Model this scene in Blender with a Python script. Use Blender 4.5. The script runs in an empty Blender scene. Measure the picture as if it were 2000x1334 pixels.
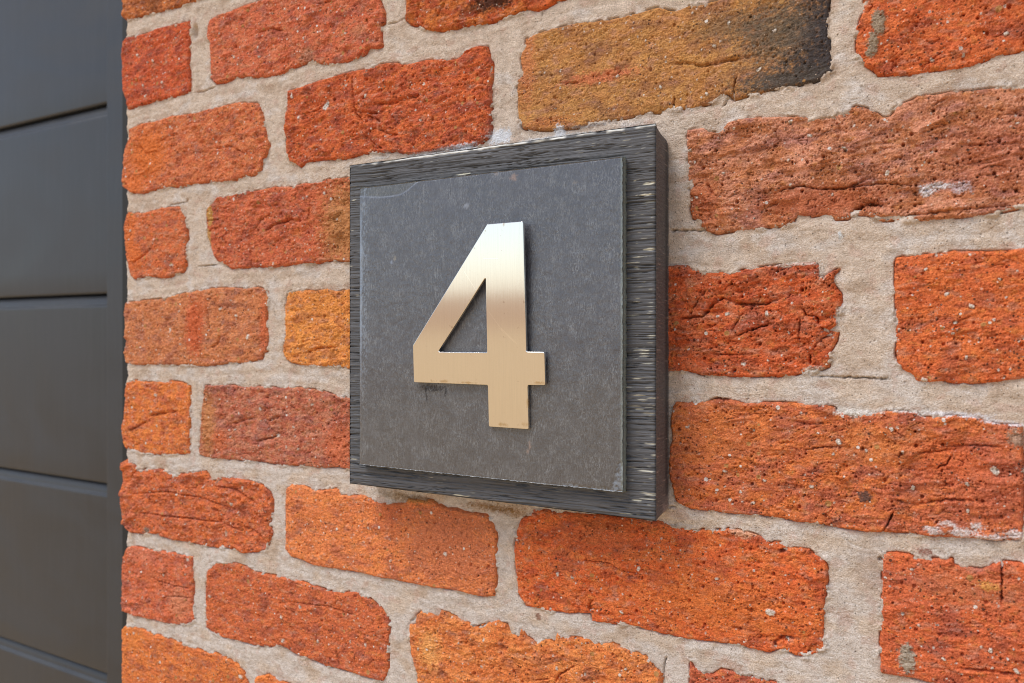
import bpy, math, random
import numpy as np
from mathutils import Vector
R = math.radians
MM = 0.001
scene = bpy.context.scene

# ------------------------------------------------------------ camera, sky, sun, exposure
CAM_YAW = 28.756
cam = bpy.data.cameras.new('camera'); camo = bpy.data.objects.new('camera', cam)
scene.collection.objects.link(camo)
camo.location = (0, -0.389, 0); camo.rotation_euler = (R(90), 0, R(CAM_YAW))
cam.sensor_width = 36; cam.lens = 36 * 1480 / 2000; cam.shift_y = -15 / 2000
cam.clip_start = 0.01; cam.clip_end = 3000
cam.dof.use_dof = True; cam.dof.focus_distance = 0.415; cam.dof.aperture_fstop = 10
scene.camera = camo

SUN_EL, SUN_AZ = 57, 218           # azimuth clockwise from +Y
w = bpy.data.worlds.new('World'); scene.world = w; w.use_nodes = True
nt = w.node_tree; nt.nodes.clear()
out = nt.nodes.new('ShaderNodeOutputWorld'); bg = nt.nodes.new('ShaderNodeBackground')
sky = nt.nodes.new('ShaderNodeTexSky'); sky.sky_type = 'NISHITA'; sky.sun_disc = False
sky.sun_elevation = R(SUN_EL); sky.sun_rotation = R(SUN_AZ); sky.air_density = 1.0; sky.dust_density = 0.7; sky.ozone_density = 3.0
hs = nt.nodes.new('ShaderNodeHueSaturation'); hs.inputs['Saturation'].default_value = 0.66
nt.links.new(sky.outputs[0], hs.inputs['Color']); nt.links.new(hs.outputs[0], bg.inputs[0])
bg.inputs[1].default_value = 0.122; nt.links.new(bg.outputs[0], out.inputs[0])

sl = bpy.data.lights.new('sun', 'SUN'); sl.energy = 1.9; sl.angle = R(32); sl.color = (1, .96, .9)
so = bpy.data.objects.new('sun', sl); scene.collection.objects.link(so)
sd = Vector((math.sin(R(SUN_AZ)) * math.cos(R(SUN_EL)), math.cos(R(SUN_AZ)) * math.cos(R(SUN_EL)), math.sin(R(SUN_EL))))
so.rotation_euler = sd.to_track_quat('Z', 'Y').to_euler()
so.location = sd * 5

scene.view_settings.view_transform = 'Standard'; scene.view_settings.look = 'None'
scene.view_settings.exposure = 0.42; scene.view_settings.gamma = 1

scene.cycles.filter_width = 1.0 if hasattr(scene, 'cycles') else 1.5

# ------------------------------------------------------------ data measured on the wall, millimetres
BRICKS = {
'r0a': [(-578.0, 272.7), (-575.4, 268.8), (-577.3, 259.2), (-568.8, 254.2), (-555.8, 254.5), (-538.6, 253.9), (-518.3, 253.3), (-499.3, 252.9), (-480.2, 253.6), (-444.4, 253.8), (-413.2, 254.2), (-413.2, 296.2), (-575.4, 303.5), (-579.3, 289.8)],
'r1a': [(-575.4, 238.8), (-570.7, 241.2), (-560.9, 239.8), (-543.0, 239.7), (-530.6, 240.9), (-518.3, 240.1), (-495.8, 239.6), (-494.0, 232.3), (-495.2, 221.9), (-495.8, 206.4), (-493.4, 190.3), (-494.0, 185.7), (-506.3, 184.1), (-524.4, 184.0), (-543.0, 183.9), (-560.9, 182.9), (-570.1, 182.5), (-571.4, 190.2), (-575.4, 197.9), (-577.3, 214.1), (-578.0, 228.8)],
'r1b': [(-471.7, 235.6), (-463.4, 237.4), (-449.7, 237.6), (-436.4, 238.6), (-423.4, 238.9), (-364.7, 238.0), (-309.8, 235.1), (-310.6, 222.7), (-311.5, 216.2), (-307.7, 207.2), (-307.7, 200.6), (-310.6, 199.5), (-309.8, 186.1), (-314.0, 185.9), (-320.3, 187.3), (-323.7, 183.6), (-331.1, 181.9), (-346.5, 181.1), (-355.5, 182.3), (-362.4, 183.9), (-368.5, 186.7), (-374.1, 186.6), (-383.6, 185.7), (-392.3, 184.3), (-400.7, 182.9), (-423.4, 184.4), (-443.3, 188.0), (-456.8, 186.4), (-466.2, 186.8), (-471.7, 191.9), (-471.2, 204.1), (-471.7, 217.6), (-476.2, 223.4), (-474.5, 231.6)],
'r1c': [(-291.3, 240.6), (-290.5, 211.8), (-290.9, 199.5), (-287.3, 195.9), (-283.4, 194.2), (-278.6, 192.9), (-275.5, 190.1), (-265.9, 187.6), (-255.7, 185.9), (-249.0, 186.2), (-239.8, 185.6), (-225.6, 185.3), (-213.8, 186.9), (-204.3, 188.2), (-198.3, 186.4), (-192.7, 186.7), (-184.0, 189.2), (-155.8, 189.4), (-154.3, 230.6)],
'r2a': [(-568.1, 166.0), (-552.6, 168.5), (-529.3, 168.2), (-517.1, 169.8), (-503.4, 168.7), (-491.7, 167.8), (-477.4, 168.5), (-463.4, 168.8), (-443.3, 169.3), (-423.9, 166.4), (-419.3, 162.1), (-415.7, 150.6), (-410.6, 134.3), (-413.2, 128.4), (-417.2, 122.3), (-419.3, 116.6), (-425.4, 114.3), (-433.8, 114.4), (-444.4, 112.5), (-456.8, 112.9), (-477.4, 114.1), (-491.7, 114.3), (-506.3, 113.0), (-517.1, 114.8), (-524.4, 113.9), (-536.8, 113.8), (-552.6, 112.4), (-565.5, 114.3), (-575.4, 120.2), (-576.7, 126.6), (-575.4, 132.7), (-574.7, 142.7), (-572.0, 152.0), (-567.4, 158.5)],
'r2b': [(-392.3, 170.0), (-386.0, 170.1), (-362.4, 172.4), (-335.4, 174.1), (-320.3, 173.3), (-311.9, 174.9), (-297.4, 173.4), (-294.6, 171.2), (-283.4, 170.9), (-272.8, 171.0), (-262.1, 169.8), (-259.4, 168.4), (-250.8, 167.8), (-245.3, 171.2), (-238.0, 172.7), (-230.9, 171.7), (-229.1, 166.2), (-226.6, 160.3), (-227.4, 149.7), (-227.7, 137.6), (-227.7, 122.4), (-228.4, 117.9), (-233.7, 114.0), (-244.6, 113.7), (-258.3, 113.8), (-272.8, 113.9), (-287.3, 113.3), (-297.4, 116.8), (-307.7, 117.3), (-323.7, 118.2), (-339.8, 116.6), (-362.4, 118.7), (-375.5, 118.1), (-380.7, 115.5), (-390.8, 120.5), (-393.8, 128.0), (-395.2, 144.3), (-395.2, 155.0), (-392.8, 161.9)],
'r2c': [(-205.0, 171.4), (-196.7, 173.4), (-182.1, 173.8), (-171.1, 174.5), (-158.8, 172.9), (-146.2, 172.3), (-135.2, 172.9), (-124.8, 173.4), (-119.8, 170.5), (-116.5, 169.6), (-108.9, 170.9), (-100.9, 170.0), (-95.6, 170.5), (-69.2, 170.5), (-41.5, 170.0), (-41.1, 158.9), (-41.7, 150.1), (-42.0, 142.0), (-40.8, 140.1), (-39.9, 128.3), (-39.7, 124.6), (-42.2, 124.3), (-45.6, 121.4), (-54.4, 120.8), (-63.2, 120.5), (-69.2, 119.6), (-78.3, 119.2), (-85.4, 118.2), (-88.4, 121.3), (-91.8, 121.3), (-96.9, 117.9), (-107.5, 117.0), (-115.6, 117.4), (-121.1, 118.2), (-124.8, 117.1), (-131.8, 118.1), (-142.4, 116.8), (-149.8, 116.7), (-161.2, 116.5), (-172.6, 115.2), (-188.5, 116.1), (-201.0, 117.7), (-206.7, 119.6), (-210.1, 127.5), (-210.1, 138.9), (-210.7, 148.6), (-206.7, 150.9), (-208.4, 161.0), (-207.4, 164.4), (-205.3, 167.0)],
'r2d': [(-26.2, 155.8), (-26.4, 151.1), (-27.7, 147.7), (-29.3, 142.8), (-29.5, 136.8), (-29.3, 132.4), (-28.2, 130.3), (-25.6, 125.8), (-22.3, 122.9), (-20.2, 119.9), (-12.8, 118.5), (-5.1, 117.7), (2.6, 118.5), (11.5, 117.2), (17.3, 118.0), (24.4, 120.2), (29.0, 121.1), (35.8, 121.2), (70.5, 121.6), (98.7, 121.4), (98.7, 169.0), (36.0, 169.9), (-25.6, 170.5)],
'r3a': [(-571.4, 97.0), (-568.8, 98.8), (-560.9, 97.4), (-548.1, 96.8), (-536.8, 97.6), (-526.3, 99.2), (-508.1, 98.1), (-503.4, 93.8), (-499.8, 89.6), (-498.1, 80.8), (-496.9, 72.9), (-498.7, 64.0), (-498.1, 52.2), (-502.2, 47.6), (-511.1, 46.8), (-517.1, 44.2), (-527.5, 43.8), (-536.8, 45.3), (-551.3, 45.5), (-560.9, 43.8), (-565.5, 46.8), (-568.8, 55.2), (-572.0, 65.0), (-572.7, 74.2), (-574.7, 85.9)],
'r3b': [(-475.1, 93.9), (-467.3, 98.6), (-462.8, 101.3), (-449.7, 102.1), (-434.8, 103.4), (-421.3, 103.2), (-405.1, 103.9), (-393.3, 103.2), (-386.5, 101.5), (-383.6, 103.3), (-378.8, 103.9), (-364.7, 103.3), (-355.5, 104.8), (-335.9, 104.3), (-308.5, 105.5), (-308.5, 48.3), (-337.6, 47.6), (-344.7, 48.6), (-351.0, 49.6), (-364.7, 48.2), (-378.8, 49.1), (-393.3, 48.0), (-408.1, 47.2), (-423.4, 48.2), (-439.1, 47.8), (-449.7, 48.2), (-457.3, 52.3), (-465.1, 54.2), (-470.6, 62.1), (-475.1, 74.7), (-476.2, 87.8)],
'r3c': [(-291.3, 106.0), (-213.5, 107.9), (-129.5, 109.6), (-128.1, 52.2), (-213.5, 51.0), (-291.3, 49.4)],
'r3d': [(-109.7, 106.4), (-100.9, 106.6), (-97.7, 104.1), (-94.3, 102.6), (-92.5, 103.4), (-89.2, 107.4), (-81.6, 107.9), (-75.3, 107.8), (-69.5, 107.0), (-60.3, 106.5), (-48.6, 103.7), (-39.9, 103.7), (-34.3, 105.1), (-29.5, 107.3), (-25.1, 105.5), (-20.8, 102.5), (-18.1, 100.0), (-14.9, 100.2), (-13.6, 102.2), (-13.6, 104.5), (-7.6, 106.2), (-3.5, 107.9), (2.6, 107.4), (9.9, 107.7), (17.3, 107.0), (23.0, 107.0), (35.8, 106.3), (50.3, 105.8), (51.1, 56.0), (35.8, 53.8), (29.0, 52.6), (22.1, 52.0), (12.5, 51.6), (2.6, 51.4), (-7.6, 51.7), (-19.8, 52.1), (-21.9, 53.4), (-24.5, 55.3), (-29.5, 55.9), (-33.2, 54.0), (-38.8, 54.2), (-40.6, 56.0), (-43.3, 56.7), (-49.8, 56.5), (-55.6, 57.7), (-57.5, 54.3), (-60.3, 52.5), (-69.2, 52.6), (-78.6, 52.0), (-87.9, 51.5), (-94.3, 50.9), (-99.6, 53.1), (-101.7, 55.3), (-102.2, 58.0), (-107.0, 59.7), (-108.3, 64.5), (-108.3, 72.5), (-109.1, 78.7), (-109.4, 84.8), (-109.7, 97.1), (-110.2, 103.8)],
'r4a': [(-573.4, 25.8), (-552.6, 26.7), (-524.4, 28.1), (-506.3, 30.8), (-491.7, 32.8), (-470.6, 34.1), (-449.7, 34.3), (-436.4, 32.8), (-423.9, 33.5), (-417.2, 32.6), (-412.2, 29.9), (-411.1, 24.8), (-412.7, 19.0), (-413.7, 9.1), (-411.6, -0.7), (-412.7, -12.4), (-416.7, -13.5), (-417.7, -18.7), (-426.5, -19.6), (-437.5, -21.6), (-450.3, -21.1), (-465.1, -23.3), (-477.4, -24.3), (-506.3, -24.1), (-529.3, -24.1), (-564.2, -24.8), (-573.4, -23.3), (-575.4, -16.7), (-573.4, -6.3), (-573.4, 7.5), (-575.4, 18.0)],
'r4b': [(-393.3, 29.4), (-390.4, 30.4), (-378.8, 30.4), (-367.5, 29.0), (-357.4, 30.5), (-346.5, 28.5), (-335.9, 29.9), (-227.4, 31.6), (-227.4, -21.9), (-335.9, -23.4), (-348.3, -22.0), (-360.6, -22.2), (-379.3, -21.6), (-389.9, -20.0), (-395.2, -17.9), (-397.7, -12.2), (-395.2, -0.7), (-395.7, 18.7)],
'r4c': [(-211.8, 32.0), (-119.8, 35.6), (-114.3, 35.9), (-108.9, 35.4), (-107.5, 33.4), (-100.9, 31.8), (-91.8, 31.8), (-87.9, 30.0), (-84.1, 31.7), (-76.6, 32.9), (-69.2, 33.6), (-61.5, 34.6), (-47.5, 34.2), (-46.3, 32.6), (-45.2, 27.7), (-43.3, 27.1), (-41.1, 28.8), (-36.8, 30.8), (-39.9, 27.5), (-38.8, 22.6), (-36.1, 18.9), (-35.7, 13.3), (-36.3, 8.0), (-38.8, 8.0), (-37.5, 5.1), (-41.7, 1.5), (-37.2, 0.7), (-37.7, -3.2), (-39.7, -6.8), (-40.6, -9.3), (-41.3, -15.8), (-44.7, -17.4), (-50.2, -18.3), (-57.2, -20.2), (-64.4, -21.1), (-71.7, -21.1), (-82.8, -21.6), (-94.3, -21.1), (-102.2, -21.1), (-107.8, -19.6), (-112.6, -19.0), (-119.2, -19.9), (-211.8, -23.3)],
'r4d': [(-12.4, 34.7), (-9.7, 35.5), (2.6, 36.0), (9.9, 36.6), (22.1, 35.9), (30.5, 35.7), (35.8, 36.8), (70.5, 36.9), (109.0, 37.0), (109.0, -22.6), (70.5, -20.7), (35.8, -19.3), (30.0, -19.9), (24.4, -21.1), (17.3, -21.6), (9.9, -21.8), (5.0, -20.8), (-1.0, -21.9), (-4.5, -20.9), (-5.5, -18.6), (-9.7, -16.1), (-11.7, -13.4), (-12.4, -8.2), (-12.6, -3.5), (-12.8, 10.1), (-13.2, 32.4)],
'r5a': [(-574.7, -45.9), (-571.4, -39.1), (-560.9, -37.1), (-544.9, -38.7), (-535.5, -37.2), (-524.4, -38.1), (-517.1, -36.3), (-503.4, -37.4), (-494.6, -40.3), (-494.6, -64.5), (-495.2, -92.0), (-514.1, -93.8), (-536.8, -95.6), (-552.6, -95.9), (-562.2, -94.2), (-572.0, -93.7), (-576.7, -87.8), (-578.7, -77.4), (-575.4, -68.9), (-573.4, -56.3)],
'r5b': [(-478.5, -39.0), (-462.3, -38.1), (-447.6, -37.6), (-436.4, -38.7), (-422.3, -37.5), (-408.1, -37.4), (-401.6, -38.6), (-392.3, -36.9), (-373.1, -37.6), (-360.6, -38.6), (-348.3, -41.6), (-338.5, -42.6), (-308.5, -43.7), (-308.5, -90.3), (-338.5, -90.2), (-347.0, -89.2), (-364.3, -91.4), (-379.3, -91.3), (-399.2, -92.9), (-419.3, -91.7), (-440.6, -92.7), (-462.3, -92.9), (-477.4, -92.9), (-483.1, -91.8), (-484.8, -88.1), (-483.1, -63.9), (-479.1, -46.3)],
'r5c': [(-291.3, -41.6), (-129.5, -37.1), (-129.5, -90.8), (-213.5, -89.3), (-291.3, -89.7)],
'r5d': [(-117.6, -38.4), (-115.9, -35.9), (-106.2, -35.8), (-99.8, -34.7), (-94.3, -33.7), (-86.6, -33.9), (-80.6, -35.4), (-76.8, -35.0), (-71.7, -34.0), (-60.8, -33.8), (-50.2, -34.1), (-43.3, -34.2), (-38.8, -35.2), (-37.7, -37.1), (-31.0, -38.2), (-22.3, -37.6), (-19.1, -36.2), (-13.8, -35.2), (-4.5, -35.5), (-2.5, -37.7), (2.6, -37.7), (9.9, -36.4), (19.2, -37.2), (26.8, -39.5), (35.3, -39.4), (35.7, -54.3), (35.8, -76.1), (35.8, -88.2), (29.0, -89.1), (25.9, -89.7), (17.3, -89.7), (7.6, -90.5), (-2.5, -91.1), (-6.1, -90.6), (-15.5, -91.1), (-26.2, -92.0), (-34.3, -91.8), (-42.9, -91.4), (-48.6, -91.1), (-57.2, -90.9), (-72.1, -90.1), (-84.4, -90.8), (-96.9, -90.6), (-107.3, -90.7), (-113.2, -89.2), (-115.9, -87.4), (-117.8, -79.8), (-119.5, -72.2), (-119.5, -66.8), (-119.2, -59.2), (-117.3, -56.1), (-118.4, -46.5)],
'r5e': [(45.3, -41.0), (86.5, -40.1), (124.5, -40.5), (124.5, -96.5), (86.5, -93.1), (45.3, -89.3)],
'r6a': [(-578.0, -104.6), (-573.4, -105.5), (-562.2, -105.4), (-557.7, -108.3), (-553.8, -109.6), (-547.5, -107.4), (-531.8, -106.5), (-521.4, -107.6), (-513.5, -110.5), (-506.3, -107.8), (-498.7, -107.9), (-491.7, -105.0), (-477.4, -103.3), (-471.7, -109.4), (-467.3, -110.5), (-463.4, -105.9), (-442.8, -106.3), (-423.9, -106.8), (-416.7, -108.7), (-410.1, -112.8), (-407.6, -118.3), (-407.6, -126.7), (-410.1, -133.9), (-407.6, -140.8), (-411.1, -149.6), (-413.7, -154.7), (-423.9, -157.2), (-436.4, -159.3), (-447.1, -157.8), (-463.4, -159.7), (-484.2, -160.2), (-498.7, -159.8), (-513.5, -160.1), (-528.7, -159.7), (-531.8, -157.3), (-547.5, -160.1), (-563.5, -160.9), (-572.0, -159.5), (-578.7, -154.9), (-579.3, -145.7), (-580.0, -129.0), (-577.3, -120.4)],
'r6b': [(-394.3, -108.6), (-389.4, -105.3), (-378.3, -105.0), (-370.8, -107.0), (-360.1, -106.7), (-355.5, -104.5), (-347.0, -104.0), (-343.8, -107.8), (-336.8, -108.1), (-325.5, -105.9), (-318.6, -108.2), (-311.5, -110.4), (-291.3, -107.6), (-288.9, -104.1), (-279.8, -103.8), (-269.7, -103.7), (-259.8, -107.7), (-252.7, -106.9), (-246.4, -108.4), (-231.2, -108.2), (-226.6, -113.1), (-224.2, -119.5), (-224.2, -134.4), (-224.2, -144.4), (-225.6, -155.8), (-234.8, -157.4), (-252.7, -156.9), (-270.9, -157.6), (-296.6, -157.5), (-310.2, -157.7), (-328.0, -157.1), (-345.2, -157.9), (-367.5, -158.5), (-381.2, -155.9), (-389.4, -155.3), (-394.7, -150.7), (-394.7, -129.9)],
'r6c': [(-208.0, -107.9), (-201.3, -105.0), (-200.0, -101.6), (-161.8, -100.2), (-123.1, -99.5), (-118.7, -101.4), (-105.4, -101.4), (-92.5, -99.8), (-88.4, -98.7), (-80.1, -99.0), (-72.1, -101.0), (-68.2, -103.8), (-66.3, -102.6), (-63.2, -102.4), (-59.1, -104.4), (-50.2, -104.4), (-47.5, -106.5), (-43.3, -107.6), (-42.0, -112.3), (-42.0, -118.4), (-42.9, -127.8), (-43.6, -137.0), (-43.6, -146.3), (-42.9, -149.8), (-44.5, -152.1), (-46.8, -154.3), (-52.1, -156.3), (-57.2, -156.4), (-61.5, -155.0), (-65.6, -155.6), (-69.0, -157.8), (-84.4, -156.8), (-96.9, -157.9), (-114.3, -158.7), (-127.6, -158.5), (-143.6, -157.9), (-151.3, -158.8), (-163.0, -159.3), (-164.0, -155.2), (-176.1, -157.1), (-191.8, -158.7), (-204.7, -157.7), (-210.1, -151.7), (-211.4, -137.3), (-212.8, -127.9), (-211.4, -116.1)],
'r6d': [(-17.8, -101.6), (-12.2, -100.5), (-7.6, -100.6), (-3.5, -101.7), (2.6, -101.0), (9.5, -100.0), (10.1, -102.9), (15.0, -103.3), (21.1, -103.3), (24.9, -100.7), (28.1, -98.5), (35.8, -98.4), (70.5, -101.7), (107.6, -105.2), (107.6, -161.8), (70.5, -159.4), (36.0, -156.6), (-2.5, -156.8), (-7.6, -156.5), (-15.3, -157.0), (-19.1, -156.9), (-19.3, -147.5), (-19.1, -135.6), (-17.8, -132.3), (-18.9, -128.5), (-18.5, -117.7), (-18.5, -105.9)],
'r7a': [(-572.7, -175.0), (-565.5, -171.5), (-552.6, -171.4), (-536.8, -171.3), (-513.5, -170.1), (-491.7, -170.1), (-491.1, -184.5), (-491.1, -204.0), (-488.8, -218.0), (-498.7, -223.0), (-513.5, -226.1), (-524.4, -226.9), (-539.9, -226.9), (-555.8, -227.3), (-568.8, -227.6), (-578.0, -226.7), (-578.7, -198.0), (-576.7, -185.1)],
'r7b': [(-475.7, -178.3), (-467.3, -170.9), (-445.4, -168.5), (-429.6, -169.5), (-423.4, -171.9), (-402.1, -171.2), (-383.1, -171.1), (-367.5, -172.8), (-349.7, -173.8), (-331.1, -170.7), (-319.9, -173.2), (-311.5, -177.1), (-304.0, -182.4), (-303.6, -188.6), (-304.8, -204.9), (-304.8, -217.8), (-308.9, -224.6), (-316.9, -225.4), (-331.1, -225.1), (-345.2, -224.8), (-356.9, -225.5), (-370.8, -223.9), (-386.0, -223.1), (-398.7, -219.2), (-413.2, -223.9), (-428.6, -224.8), (-442.8, -224.6), (-459.0, -225.5), (-470.1, -223.8), (-477.4, -220.9), (-477.4, -192.0)],
'r7c': [(-287.7, -184.3), (-282.6, -183.7), (-282.6, -177.6), (-278.6, -174.0), (-270.9, -174.2), (-265.9, -175.5), (-263.6, -170.4), (-254.9, -172.9), (-246.4, -175.1), (-238.0, -176.4), (-231.2, -173.3), (-223.1, -169.7), (-217.6, -170.8), (-215.2, -175.1), (-208.7, -176.0), (-207.7, -171.9), (-204.3, -176.0), (-196.7, -178.4), (-191.4, -173.5), (-186.3, -176.3), (-185.0, -170.3), (-180.5, -172.6), (-176.1, -170.6), (-164.0, -169.7), (-162.1, -172.1), (-151.3, -169.4), (-141.6, -171.1), (-132.4, -172.8), (-127.6, -178.1), (-123.6, -180.0), (-123.6, -213.2), (-124.2, -226.9), (-196.7, -229.0), (-279.4, -232.3), (-281.0, -219.4), (-281.8, -214.1), (-286.1, -203.4), (-288.1, -194.1)],
'r7d': [(-108.3, -168.7), (-107.0, -172.6), (-103.8, -173.8), (-96.9, -175.0), (-91.8, -170.7), (-84.4, -170.9), (-72.1, -171.9), (-54.9, -172.0), (-23.4, -172.8), (34.2, -172.8), (34.2, -227.6), (-23.4, -225.7), (-108.9, -228.1), (-108.9, -188.2)],
'r8a': [(-578.7, -242.7), (-574.0, -238.5), (-562.2, -236.3), (-536.8, -237.7), (-513.5, -238.0), (-491.7, -239.2), (-477.4, -239.8), (-466.2, -238.3), (-455.2, -239.5), (-445.4, -241.3), (-437.5, -245.2), (-432.7, -253.1), (-430.6, -288.2), (-488.8, -294.3), (-577.3, -296.8)],
'r8b': [(-423.9, -247.1), (-411.1, -242.5), (-400.7, -245.2), (-355.5, -245.7), (-287.3, -244.2), (-238.0, -242.5), (-238.0, -288.1), (-328.9, -292.8), (-413.2, -296.2), (-423.4, -290.0), (-426.5, -257.6)],
}
COLS = {'r0a': ('#b8602c', '#94481f', 8, 0.6, 1.0), 'r1a': ('#bf4c22', '#ab4222', 8, 0.5, 1.0), 'r1b': ('#b95233', '#c06040', 10, 0.7, 0.9), 'r1c': ('#b4581c', '#a9441c', 12, 0.8, 0.9), 'r2a': ('#c4673f', '#b9552f', 9, 0.7, 1.1), 'r2b': ('#c05423', '#b14a28', 11, 0.9, 1.2), 'r2c': ('#aa6c3c', '#af7440', 14, 0.35, 0.7), 'r2d': ('#c65c2b', '#bd5226', 12, 1.0, 1.0), 'r3a': ('#c25a2e', '#bb6240', 8, 0.5, 1.0), 'r3b': ('#bc5836', '#b55030', 9, 0.8, 1.2), 'r3c': ('#b95432', '#c25a38', 9, 0.8, 1.0), 'r3d': ('#bf7760', '#ae6443', 12, 1.1, 1.3), 'r4a': ('#bf6f49', '#b5623c', 9, 0.5, 1.0), 'r4b': ('#d37d34', '#cc7434', 12, 0.8, 0.9), 'r4c': ('#bd4e20', '#b95a36', 10, 1.1, 1.5), 'r4d': ('#c85e28', '#c25729', 11, 0.7, 0.8), 'r5a': ('#cd6a2a', '#c25d30', 10, 0.5, 1.0), 'r5b': ('#b36853', '#ae5640', 8, 0.6, 1.3), 'r5c': ('#b95432', '#c25a38', 9, 0.6, 1.0), 'r5d': ('#c2602c', '#b95a3a', 11, 0.9, 1.1), 'r5e': ('#c2602c', '#b95a3a', 11, 0.7, 1.0), 'r6a': ('#c45a28', '#bb5a3a', 9, 1.2, 1.4), 'r6b': ('#d2703a', '#c9683a', 14, 0.4, 0.7), 'r6c': ('#c4521f', '#ca5f28', 13, 0.7, 0.9), 'r6d': ('#c5582c', '#bc5430', 12, 0.6, 0.8), 'r7a': ('#c2562f', '#c06046', 8, 0.8, 1.1), 'r7b': ('#c15a2e', '#b85532', 11, 0.5, 0.9), 'r7c': ('#d2753a', '#c9662e', 12, 0.7, 1.1), 'r7d': ('#bb5636', '#b04e34', 10, 0.6, 0.9), 'r8a': ('#ce6a2c', '#c5602c', 12, 0.5, 0.8), 'r8b': ('#ce6a2c', '#c5602c', 12, 0.6, 0.9)}
LABS = {'r2c': 'ochre brick scorched dark grey at its right end', 'r2d': 'bright orange brick with a smear of mortar near its left end', 'r3d': 'long brownish red brick with a white scuff', 'r4b': 'yellow orange brick cut off by the plaque', 'r4c': 'deep red orange brick with a network of cracks', 'r4d': 'smooth bright orange brick with a square left edge', 'r5d': 'long red orange brick with white bloom along its edges', 'r1c': 'orange brown brick with a dark burnt patch at the top', 'r6c': 'long bright orange brick below the plaque', 'r6b': 'orange brick turning pinkish red at its right end', 'r2b': 'orange red brick with a thin vertical crack', 'r3b': 'red brick turning tan at its right end', 'r2a': 'brick orange at its left end and pinkish red at its right', 'r5b': 'dull pinkish red pitted brick', 'r6d': 'orange brick with a patch of mortar stuck on it', 'r7c': 'pale orange brick with a ragged upper edge', 'r4a': 'tan brown brick with a red patch in the middle', 'r6a': 'deeply folded orange red brick at the wall corner'}
EXTRA = [(-98, 186, 68, 243), (86, 186, 128, 243), (-395, 253, -228, 312), (-210, 253, -42, 312), (-24, 253, 128, 312), (-135, 184, -118, 240), (68, 50, 128, 108), (52, -228, 128, -168), (-220, -298, -52, -240), (-36, -298, 128, -240)]
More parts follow.
